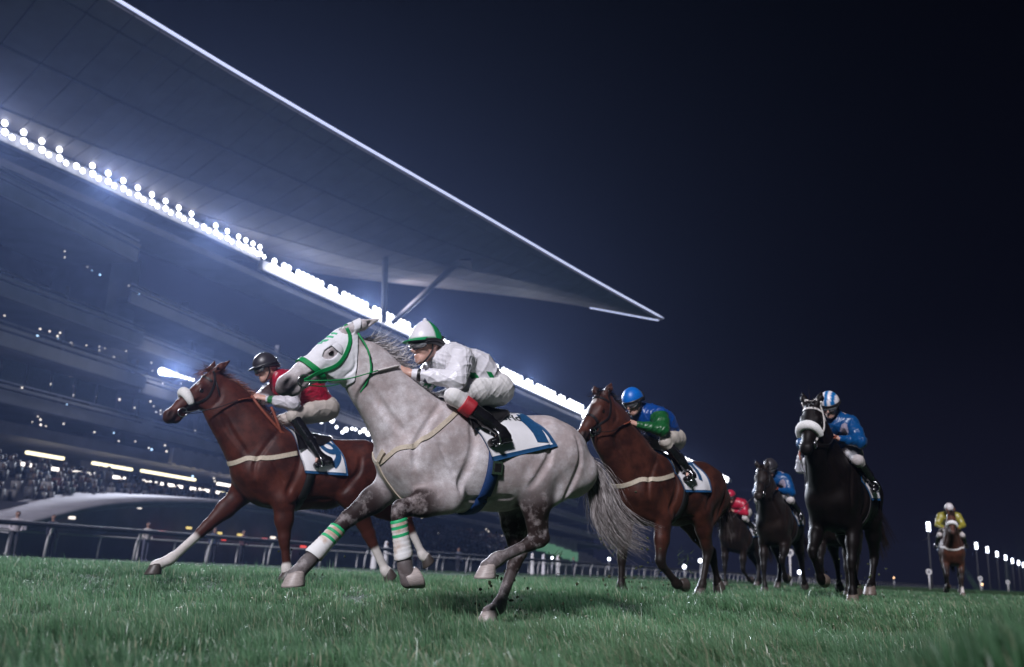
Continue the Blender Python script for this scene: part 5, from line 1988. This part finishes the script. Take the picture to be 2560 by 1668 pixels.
# saddle cloth
cl, cpos, ctext = saddle_cloth(vol, root, [.53, .46, .33, .25], [-.10, -.12, -.20, -.27], 98, 68, M_CLOTH_BLUE, M_CLOTH_WHITE)
ctext('1', M_CLOTH_BLUE, .87, .60, .42, rot=-.25, sx=1.25, name='number', bold=.012)
ctext('World', M_INK, .60, .34, .10, shear=.3, name='lettering', bold=.002)
ctext('Dubai', M_INK, .57, .20, .07, shear=.3, name='lettering')
girth(vol, root, .235, .265, .085, M_BLUE_WEB)
mbk = MB()
Pb, Nb = vol.snap(A([(.215, .30, 1.0)]), .016)
fr = np.stack([A((1.0, 0, 0)), np.cross(Nb[0], A((1.0, 0, 0))), Nb[0]], 1)
mbk.box(Pb[0], (.075, .085, .014), 0, fr); mbk.box(Pb[0] + Nb[0] * .009, (.045, .055, .010), 1, fr)
mbk.build('girth_buckle', [M_STEEL, M_LEATHER_BLACK], root)
girth(vol, root, .205, .235, .022, M_LEATHER_BLACK, 'girth_strap')
# saddle
sdl = saddle_cloth(vol, root, [.47, .44, .40], [.0, .03, .15], 62, 40, M_LEATHER_BLACK, M_LEATHER_BLACK, n=16, mname='saddle', off=.032)
# bandages on the fore cannons
for k in ('LF', 'RF'):
    bandage(HJ['legs'][k], .17, .86, root, [M_BANDAGE, M_BANDGREEN], [(.02, .09, 1), (.17, .25, 1), (.36, .43, 1)])
M_HAIR_GREY = mat_hair('grey_hair', (.30, .27, .27), (.75, .72, .74))
M_HAIR_TAIL = mat_hair('grey_tail_hair', (.10, .08, .08), (.50, .46, .46))
mane(vol, HJ, root, M_HAIR_GREY, 420, .17, (-1, .05, .0), 3, .17, .62, .22, .006, droop=-.1, curl=.6)
mane(vol, HJ, root, M_HAIR_TAIL, 700, .05, (-.9, .1, .1), 8, .45, .97, .25, .006, droop=.1)
tail(HJ, root, M_HAIR_TAIL, [(-.64, 0, 1.17), (-.74, .0, 1.09), (-.80, .02, .93), (-.84, .04, .78), (-.95, .05, .66), (-1.10, .05, .60)], 1700, .055, width=.0055, var=.6)


def silk_hero(V, K):
    col = np.tile(A((.82, .80, .86)), (len(V), 1))
    # green band and diamonds low on the chest and waist
    below = V[:, 2] < (1.60 + (V[:, 0] - .25) * .12 - .045)
    front = (np.abs(V[:, 1]) < .19) & (V[:, 0] > .02) & (V[:, 0] < .72)
    pat = (np.sin(V[:, 0] * 42 + V[:, 1] * 20) * np.sin(V[:, 0] * 42 - V[:, 1] * 26 + 1.0))
    mask = below & front
    col[mask] = A((.0, .20, .06))
    col[mask & (pat > .25)] = A((.005, .02, .05))
    col[mask & (pat < -.55)] = A((.8, .8, .85))
    bar = (np.abs(V[:, 0] - .20 - (V[:, 2] - 1.60) * .9) < .022) & (V[:, 1] > .08) & (V[:, 2] < 1.655) & (V[:, 2] > 1.56)
    bar |= (np.abs(V[:, 0] - .33 - (V[:, 2] - 1.60) * 1.1) < .028) & (V[:, 1] > .08) & (V[:, 2] < 1.635) & (V[:, 2] > 1.50)
    col[bar] = A((.0, .26, .07))
    return col


def cap_hero(ph, t):
    if t > .86: return (.0, .30, .09)
    return (.82, .80, .86) if (math.cos(ph) > -.05) ^ (math.sin(ph) < -.0) else (.0, .30, .09)


M_RED_CUFF = NT('red_cuff')
M_RED_CUFF.set(color=(.42, .018, .03), rough=.5)
_w = M_RED_CUFF.node('TexWave'); _w.inputs['Scale'].default_value = 40
M_RED_CUFF.bump(_w.outputs['Fac'], .3, .004)
M_RED_CUFF = M_RED_CUFF.mat
M_CAP_GREEN = simple('green_cap_peak', (.0, .26, .085), .4)
KH = jockey_joints(mid=(.27, 0, 1.675), hip=(.115, 0, 1.575), chest=(.455, 0, 1.715), shL=(.465, .17, 1.71), shR=(.475, -.17, 1.715), head=(.635, 0, 1.81), face=(1, .12, -.16))
make_jockey('jockey in white and green silks with a green and white cap, on the grey horse', H_LOC, H_RZ, KH, silk_hero, cap_hero, .0055,
            boot_cuff=M_RED_CUFF, button=M_HOOD, peak=M_CAP_GREEN, seed=2, armband=M_LEATHER_BLACK)
print('hero', round(time.time() - T0, 1))
# ------------------------------------------------------------------ the rest of the field
FIELD = {}


def racer(key, hlabel, jlabel, loc, rz, J, coat, cfg, K, silks, cap, hair_mat, hoofm, h=.013, hj=.010, strap=M_LEATHER_BLACK, fleece=False, breast=None, number=None,
          cloth=M_CLOTH_WHITE, trim=M_CLOTH_BLUE, breech=(.50, .46, .45), goggles=True, tail_path=None, jk=None, cloth_shape=None, girth_mat=None, seed=1, nose_mat=None, grip=None, scale=1.0, number_at=None):
    root, v = make_horse('horse', hlabel, loc, rz, J, coat, cfg, h, hoofm, scale)
    hands_ = [tuple(A(K['handL']) + A((.01, .01, -.02))), tuple(A(K['handR']) + A((.01, -.01, -.02)))]
    bridle(v, J, root, strap, hands_, M_LEATHER_BLACK, fleece=fleece, nose_x=(.33, .39), nose_w=.026, strap=.018, grip_mat=grip or M_LEATHER_TAN, nose_mat=nose_mat)
    xf, xr, tf, tr = cloth_shape or ([.50, .44, .36, .30], [-.10, -.12, -.16, -.18], 95, 88)
    co, cp, ct = saddle_cloth(v, root, xf, xr, tf, tr, trim, cloth, n=22)
    if number: ct(number, trim, *(number_at or (.74, .52, .34)), sx=1.1, name='number', bold=.008)
    saddle_cloth(v, root, [.45, .43, .40], [.02, .04, .15], 60, 40, M_LEATHER_BLACK, M_LEATHER_BLACK, n=12, mname='saddle', off=.030)
    girth(v, root, .27, .33, .075, girth_mat or M_LEATHER_BLACK)
    if breast is not None:
        br = empty('breast_girth', parent=root)
        for sg in (1, -1):
            ribbon_obj('strap', v, [(.40, .27 * sg, 1.22), (.60, .26 * sg, 1.16), (.76, .18 * sg, 1.13), (.90, 0, 1.12)], .042, breast, br)
    mane(v, J, root, hair_mat, 420, .10, (-.8, .25, .0), seed, .05, .95, .3, .007, droop=.3, fore=60)
    tail(J, root, hair_mat, tail_path or [(-.64, 0, 1.17), (-.78, 0, 1.10), (-.95, .02, .95), (-1.10, .03, .75), (-1.20, .04, .6)], 350, .05, seed=seed, width=.009)
    make_jockey(jlabel, loc, rz, K, silks, cap, hj, breech=breech, goggles=goggles, seed=seed + 5, scale=scale, **(jk or {}))
    FIELD[key] = (root, v)
    print(key, round(time.time() - T0, 1))
    return root, v


def two_tone(body, sleeve, cuff=None, cuff_t=.70, yoke=None):
    def f(V, K):
        col = np.tile(A(body), (len(V), 1))
        for s_ in 'LR':
            d1, t1 = seg_dist(V, K['sh' + s_], K['el' + s_]); d2, t2 = seg_dist(V, K['el' + s_], K['wr' + s_])
            arm = ((d1 < .105) & (t1 > .12)) | (d2 < .085)
            col[arm] = A(sleeve)
            if cuff is not None: col[(d2 < .085) & (t2 > cuff_t) & (t2 < cuff_t + .2)] = A(cuff)
            if yoke is not None:
                d3, t3 = seg_dist(V, A(K['sh' + s_]) * .85 + A(K['chest']) * .15 + A((.09, 0, -.10)), A(K['chest']) * .35 + A(K['sh' + s_]) * .65 + A((-.02, 0, .13)))
                col[(d3 < .052)] = A(yoke)
        return col
    return f


HOOF_DK = mat_hoof('dark_hoof', (.07, .055, .05))
HOOF_MID = mat_hoof('brown_hoof', (.16, .12, .10))
COAT_CHESTNUT = coat_material('chestnut_coat', (.088, .022, .014), (.034, .008, .006), (.050, .013, .009), (.03, .015, .013), rough=.52, speck=.3)
COAT_BAY = coat_material('bay_coat', (.078, .023, .014), (.028, .008, .0055), (.011, .007, .006), (.018, .012, .011), rough=.52, speck=.3)
COAT_BLACK = coat_material('dark_brown_coat', (.008, .0052, .0048), (.0045, .0032, .0030), (.0045, .0032, .003), (.006, .005, .005), rough=.5, speck=.3, sheen=0.0, spec=.17)
COAT_DKBAY = coat_material('dark_bay_coat', (.016, .009, .0065), (.009, .005, .004), (.006, .0045, .004), (.020, .014, .013), rough=.52, speck=.3)
COAT_BROWN = coat_material('brown_bay_coat', (.100, .036, .022), (.055, .020, .012), (.020, .012, .010), (.03, .02, .018), rough=.45, speck=.3)
HAIR_CHEST = mat_hair('chestnut_hair', (.10, .03, .015), (.28, .10, .05))
HAIR_DARK = mat_hair('dark_hair', (.008, .006, .006), (.035, .022, .018))

# chestnut
CJ = dict(poll=(1.18, 0, 1.93), nose=(1.60, 0, 1.47), hs=1.02, crest=[(1.05, 0, 1.845), (.88, 0, 1.725), (.64, 0, 1.565)], under=[(1.07, 0, 1.46), (.985, 0, 1.29), (.89, 0, 1.09)], dock=(-.665, 0, 1.17),
          earL=(1.06, .075, 2.03), earR=(1.17, -.085, 2.04))
CJ['legs'] = {'LF': dict(elbow=(.46, .18, .76), knee=(.42, .17, .43), fetlock=(.37, .16, .175), toe=(.43, .16, .080), heel=(.30, .16, .080)),
              'RF': dict(elbow=(.76, -.17, .84), knee=(1.06, -.15, .51), fetlock=(1.33, -.13, .225), toe=(1.53, -.13, .085), heel=(1.375, -.13, .095)),
              'LH': dict(stifle=(-.16, .20, .90), hock=(-.41, .15, .50), fetlock=(-.60, .15, .19), toe=(-.62, .15, .080), heel=(-.71, .15, .165)),
              'RH': dict(stifle=(-.42, -.17, .90), hock=(-.93, -.15, .67), fetlock=(-1.12, -.15, .36), toe=(-1.15, -.15, .235), heel=(-1.25, -.15, .325))}
CK = jockey_joints(head=(.705, 0, 2.02), face=(1, 0, -.45), hip=(.10, 0, 1.70), mid=(.27, 0, 1.86), chest=(.50, 0, 1.89), shL=(.51, .165, 1.88), shR=(.53, -.165, 1.88),
                   elL=(.50, .27, 1.665), elR=(.66, -.25, 1.76), wrL=(.705, .13, 1.70), wrR=(.745, -.11, 1.73), handL=(.80, .085, 1.725), handR=(.83, -.075, 1.745),
                   kneeL=(.48, .25, 1.555), kneeR=(.48, -.25, 1.555), ankL=(.22, .315, 1.215), ankR=(.22, -.315, 1.215), toeL=(.265, .33, 1.085), toeR=(.265, -.33, 1.085), heelL=(.085, .325, 1.14), heelR=(.085, -.325, 1.14), bootcut=.14)
rt, v = racer('chestnut', 'chestnut horse with a white fleece noseband and white socks, left of the grey', 'jockey in a black helmet and red and white silks on the chestnut horse',
              (-1.707, 8.929, .105), math.radians(210), CJ, COAT_CHESTNUT, dict(socks={'LF': .98, 'RF': .25, 'LH': .30, 'RH': .30}, fade=.2), CK,
              two_tone((.34, .006, .028), (.60, .57, .62), (.02, .15, .05), .74), lambda ph, t: (.10, .095, .11) if (1.9 < ph < 5.3 and False) else (.028, .024, .030), HAIR_CHEST, HOOF_DK, h=.011, hj=.008,
              fleece=True, breast=M_STRAP_CREAM, number='9', number_at=(.76, .60, .40), breech=(.50, .44, .40), jk=dict(peak=M_SKULL), seed=11, tail_path=[(-.64, 0, 1.17), (-.72, 0, 1.08), (-.80, 0, .92), (-.82, 0, .78)],
              cloth_shape=([.50, .44, .38, .33], [.06, .02, -.05, -.09], 98, 96))
tube_obj('neck_strap', [(.47, .16, 1.35), (.60, .17, 1.45), (.75, .14, 1.60), (.84, .09, 1.72)], .014, M_LEATHER_TAN, rt)
tube_obj('neck_strap', [(.52, .17, 1.33), (.60, .17, 1.50), (.66, .14, 1.63)], .014, M_LEATHER_TAN, rt)

# bay
BJ = dict(poll=(1.22, 0, 1.93), nose=(1.56, 0, 1.49), hs=.98, crest=[(1.10, 0, 1.90), (.97, 0, 1.80), (.69, 0, 1.60)], under=[(1.15, 0, 1.46), (1.07, 0, 1.30), (.93, 0, 1.09)], dock=(-.665, 0, 1.17),
          earL=(1.16, .085, 2.05), earR=(1.22, -.10, 2.03))
BJ['legs'] = {'RF': dict(elbow=(.64, -.17, .80), knee=(.71, -.155, .40), fetlock=(.73, -.14, .125), toe=(.80, -.14, .025), heel=(.665, -.14, .025)),
              'LF': dict(elbow=(.47, .17, .77), knee=(.52, .17, .36), fetlock=(.27, .17, .17), toe=(.115, .17, .10), heel=(.14, .17, .235)),
              'LH': dict(stifle=(-.10, .20, .90), hock=(-.28, .15, .48), fetlock=(-.18, .15, .16), toe=(-.07, .15, .045), heel=(-.20, .15, .045)),
              'RH': dict(stifle=(-.36, -.17, .86), hock=(-.78, -.15, .47), fetlock=(-.87, -.15, .20), toe=(-.86, -.15, .08), heel=(-.96, -.15, .165))}
BK = jockey_joints(head=(.73, 0, 1.93), face=(1, .05, -.55), hip=(.16, 0, 1.62), mid=(.33, 0, 1.77), chest=(.53, 0, 1.80), shL=(.53, .17, 1.80), shR=(.55, -.17, 1.80), elL=(.62, .28, 1.635), elR=(.68, -.27, 1.68),
                   wrL=(.83, .125, 1.675), wrR=(.84, -.11, 1.70), handL=(.92, .085, 1.70), handR=(.93, -.075, 1.72), kneeL=(.54, .25, 1.53), kneeR=(.54, -.25, 1.53), ankL=(.25, .315, 1.27), ankR=(.25, -.315, 1.27),
                   toeL=(.33, .33, 1.15), toeR=(.33, -.33, 1.15), heelL=(.16, .325, 1.20), heelR=(.16, -.325, 1.20), bootcut=.30)
racer('bay', 'bay horse with a white star and cream breast girth, right of the grey\'s tail', 'jockey in blue and green silks and a plain blue cap on the bay horse',
      (1.80, 9.65, .125), math.radians(222), BJ, COAT_BAY, dict(star=True, fade=0, f0=.4, f1=1.0, h0=.5, h1=1), BK, two_tone((.0, .045, .23), (.006, .085, .02)), lambda ph, t: (.0, .13, .52), HAIR_DARK, HOOF_DK, h=.012, hj=.008,
      breast=M_STRAP_CREAM, number='7', breech=(.50, .45, .40), seed=21, tail_path=[(-.64, 0, 1.17), (-.71, 0, 1.08), (-.75, 0, .92), (-.77, 0, .72)])

# black-brown horse, nearly head-on
FR = {'LF': dict(elbow=(.52, .17, .77), knee=(.62, .16, .41), fetlock=(.60, .15, .125), toe=(.68, .15, .02), heel=(.545, .15, .02)),
      'RF': dict(elbow=(.58, -.17, .78), knee=(.84, -.16, .50), fetlock=(.64, -.15, .26), toe=(.50, -.15, .17), heel=(.53, -.15, .30)),
      'LH': dict(stifle=(-.13, .20, .90), hock=(-.34, .15, .49), fetlock=(-.15, .15, .20), toe=(-.01, .15, .10), heel=(-.14, .15, .11)),
      'RH': dict(stifle=(-.20, -.17, .88), hock=(-.56, -.15, .50), fetlock=(-.68, -.15, .20), toe=(-.68, -.15, .08), heel=(-.78, -.15, .16))}
FR2 = {'RF': dict(elbow=(.56, -.17, .77), knee=(.66, -.16, .41), fetlock=(.66, -.15, .125), toe=(.74, -.15, .02), heel=(.605, -.15, .02)),
       'LF': dict(elbow=(.56, .17, .78), knee=(.82, .16, .52), fetlock=(.62, .15, .28), toe=(.48, .15, .19), heel=(.51, .15, .32)),
       'RH': dict(stifle=(-.13, -.20, .90), hock=(-.36, -.15, .49), fetlock=(-.22, -.15, .20), toe=(-.10, -.15, .10), heel=(-.23, -.15, .11)),
       'LH': dict(stifle=(-.20, .17, .88), hock=(-.56, .15, .50), fetlock=(-.68, .15, .20), toe=(-.68, .15, .08), heel=(-.78, .15, .16))}
KJ = dict(poll=(1.20, 0, 1.93), nose=(1.50, 0, 1.45), hs=1.0, crest=[(1.08, 0, 1.87), (.93, 0, 1.76), (.68, 0, 1.57)], under=[(1.12, 0, 1.42), (1.03, 0, 1.27), (.90, 0, 1.09)], dock=(-.665, 0, 1.17),
          earL=(1.16, .10, 2.07), earR=(1.16, -.10, 2.07), legs=FR)
KK = jockey_joints(head=(.66, .03, 2.01), face=(1, 0, -.6), hip=(.12, 0, 1.62), mid=(.30, 0, 1.79), chest=(.48, 0, 1.84), shL=(.48, .18, 1.83), shR=(.50, -.17, 1.83), elL=(.60, .30, 1.62), elR=(.62, -.28, 1.62),
                   wrL=(.80, .14, 1.63), wrR=(.80, -.12, 1.64), handL=(.88, .09, 1.66), handR=(.89, -.08, 1.67), bootcut=.30)
stripe = lambda ph, t: (.0, .14, .40) if int((math.sin(ph) * math.sin(t * 1.5) + 1.02) * 3.5) % 2 else (.78, .74, .78)
racer('black', 'near-black horse with a white fleece noseband and browband, nearly head-on', 'jockey in blue silks with pale epaulettes and a blue and white striped cap',
      (3.80, 10.28, .15), math.radians(180 + 55), KJ, COAT_BLACK, dict(), KK, two_tone((.0, .055, .19), (.0, .055, .19), yoke=(.32, .28, .36)), stripe, HAIR_DARK, HOOF_MID, h=.012, hj=.009,
      strap=M_STRAP_WHITE, fleece=True, breech=(.45, .41, .41), seed=31, grip=M_LEATHER_TAN, scale=1.025)
rt, v = FIELD['black']
tube_obj('neck_strap', [(.62, .16, 1.36), (.78, .17, 1.22), (.93, .10, 1.17), (.97, 0, 1.15), (.93, -.10, 1.17), (.78, -.17, 1.22), (.62, -.16, 1.36)], .012, M_STRAP_WHITE, rt, 40)

# dark bay behind, rider also in blue with a black helmet
DJ = dict(KJ); DJ['legs'] = FR2; DJ['poll'] = (1.22, 0, 1.86); DJ['nose'] = (1.55, 0, 1.42); DJ['earL'] = (1.19, .09, 2.0); DJ['earR'] = (1.20, -.10, 2.0)
DK = jockey_joints(head=(.70, .0, 1.93), face=(1, 0, -.6), hip=(.10, 0, 1.60), mid=(.29, 0, 1.74), chest=(.49, 0, 1.77), shL=(.49, .18, 1.76), shR=(.51, -.17, 1.76), bootcut=.30)
racer('darkbay', 'dark bay horse with a loose white bit strap, left of the near-black horse', 'jockey in blue silks and a plain black helmet on the dark bay horse',
      (4.50, 15.1, .155), math.radians(180 + 60), DJ, COAT_DKBAY, dict(), DK, two_tone((.0, .055, .19), (.0, .055, .19), yoke=(.32, .28, .36)), lambda ph, t: (.030, .027, .033), HAIR_DARK, HOOF_DK, h=.016, hj=.012,
      breech=(.58, .54, .54), seed=41)

# horse hidden behind the bay, rider in red
EJ = dict(GALLOP); EJ['hs'] = 1.0; EJ['earL'] = (1.12, .08, 2.0); EJ['earR'] = (1.13, -.08, 2.0); EJ['legs'] = BJ['legs']; EJ['poll'] = (1.20, 0, 1.86); EJ['nose'] = (1.58, 0, 1.42)
EK = jockey_joints(head=(.66, 0, 1.90), face=(1, 0, -.5), hip=(.10, 0, 1.60), mid=(.27, 0, 1.74), chest=(.46, 0, 1.76), shL=(.46, .17, 1.75), shR=(.47, -.17, 1.75))
racer('red', 'dark horse half hidden behind the rump of the bay horse', 'jockey in red silks and a red cap behind the bay horse',
      (5.35, 20.7, .20), math.radians(180 + 48), EJ, COAT_DKBAY, dict(), EK, two_tone((.40, .012, .04), (.40, .012, .04)), lambda ph, t: (.42, .015, .05), HAIR_DARK, HOOF_DK, h=.020, hj=.014, seed=51)

# horse hidden behind the near-black one, rider in white with a whip
GJ = dict(DJ); GJ['legs'] = FR
GK = jockey_joints(head=(.62, -.02, 1.93), face=(1, -.2, -.6), hip=(.10, 0, 1.60), mid=(.27, 0, 1.74), chest=(.46, 0, 1.76), shL=(.46, .17, 1.75), shR=(.47, -.20, 1.78), elR=(.60, -.42, 1.78), wrR=(.72, -.40, 1.95), handR=(.76, -.38, 2.03))
racer('white', 'dark horse almost wholly hidden behind the near-black horse', 'jockey in white silks raising a whip behind the near-black horse',
      (4.88, 13.6, .16), math.radians(180 + 62), GJ, COAT_DKBAY, dict(), GK, two_tone((.66, .64, .72), (.66, .64, .72)), lambda ph, t: (.7, .68, .75), HAIR_DARK, HOOF_DK, h=.018, hj=.011, seed=61)

# last horse, far right
YJ = dict(KJ); YJ['legs'] = FR
YK = jockey_joints(head=(.60, 0, 2.06), face=(1, 0, -.6), hip=(.05, 0, 1.66), mid=(.20, 0, 1.84), chest=(.38, 0, 1.90), shL=(.38, .19, 1.90), shR=(.38, -.19, 1.90), elL=(.50, .28, 1.68), elR=(.50, -.28, 1.68))
racer('yellow', 'brown horse with a white noseband, far behind the others on the right', 'jockey in yellow silks and a white cap on the last horse, far right',
      (11.05, 23.2, .17), math.radians(180 + 67), YJ, COAT_BROWN, dict(socks={'LF': .6}), YK, two_tone((.26, .23, .03), (.26, .23, .03)), lambda ph, t: (.62, .58, .60), HAIR_DARK, HOOF_MID, h=.020, hj=.014, fleece=True, seed=71, breast=M_STRAP_WHITE)

# whips
def whip(label, loc, rz, p, d, ln):
    c, s = math.cos(rz), math.sin(rz)
    R2 = lambda q: A((c * q[0] - s * q[1], s * q[0] + c * q[1], q[2]))
    b = R2(A(p, float)) + A(loc)
    root = empty('whip', tuple(b)); tag(root, label, 'whip', 'whips held by the riders')
    dd = R2(A(d, float)); dd /= np.linalg.norm(dd)
    mb = MB(); mb.tube([dd * t for t in np.linspace(0, ln * .8, 6)], [.010, .009, .008, .007, .006, .006], 8); mb.build('shaft', M_LEATHER_BLACK, root, True)
    mb = MB(); mb.tube([-dd * .10, dd * .08], .013, 8); mb.build('grip', M_SKULL, root, True)
    mb = MB(); mb.tube([dd * ln * .78, dd * ln], [.010, .020], 6, flat=.3); mb.build('flap', M_LEATHER_BLACK, root, True)

whip('whip held up by the white-clad jockey, in front of his sleeve', (4.88, 13.6, .16), math.radians(242), (.78, -.38, 2.02), (.10, .15, -1.0), .68)
whip('whip hanging from the hand of the yellow-clad jockey', (11.05, 23.2, .17), math.radians(247), (.86, -.12, 1.60), (-.2, -.9, -.55), .62)
whip('whip of the black-helmeted jockey pointing down to the left', (4.50, 15.1, .155), math.radians(240), (.86, -.11, 1.58), (.1, -.75, -.75), .65)

# clods of turf thrown up behind the grey
rg = np.random.default_rng(3)
M_CLOD = simple('turf_clod', (.05, .085, .03), .9, var=.5, scale=60)
for (x, y, z, sc_, lab) in ((1.05, 8.8, .62, .16, 'larger tuft of torn grass flying behind the grey\'s hind legs'), (1.75, 9.1, .52, .12, 'tuft of torn grass in the air below the grey\'s tail'), (.42, 8.0, .46, .10, 'small tuft of torn grass flying by the grey\'s hind cannon'),
                            (4.3, 12.2, .35, .14, 'clump of torn grass kicked up by the dark bay\'s forefoot')):
    n = 34
    R_ = rg.normal(size=(n, 3)) * sc_ * .35
    V, F = strands(R_, rg.normal(size=(n, 3)) + A((.4, 0, .8)), rg.uniform(.03, .10, n), .8, .006, 4, int(x * 100))
    o = obj('grass_tuft', mesh_data('grass_tuft', V, F, True, [M_CLOD]), None, (x, y, z)); tag(o, lab, 'grass tuft', 'torn grass thrown up by hooves')
print('field', round(time.time() - T0, 1))
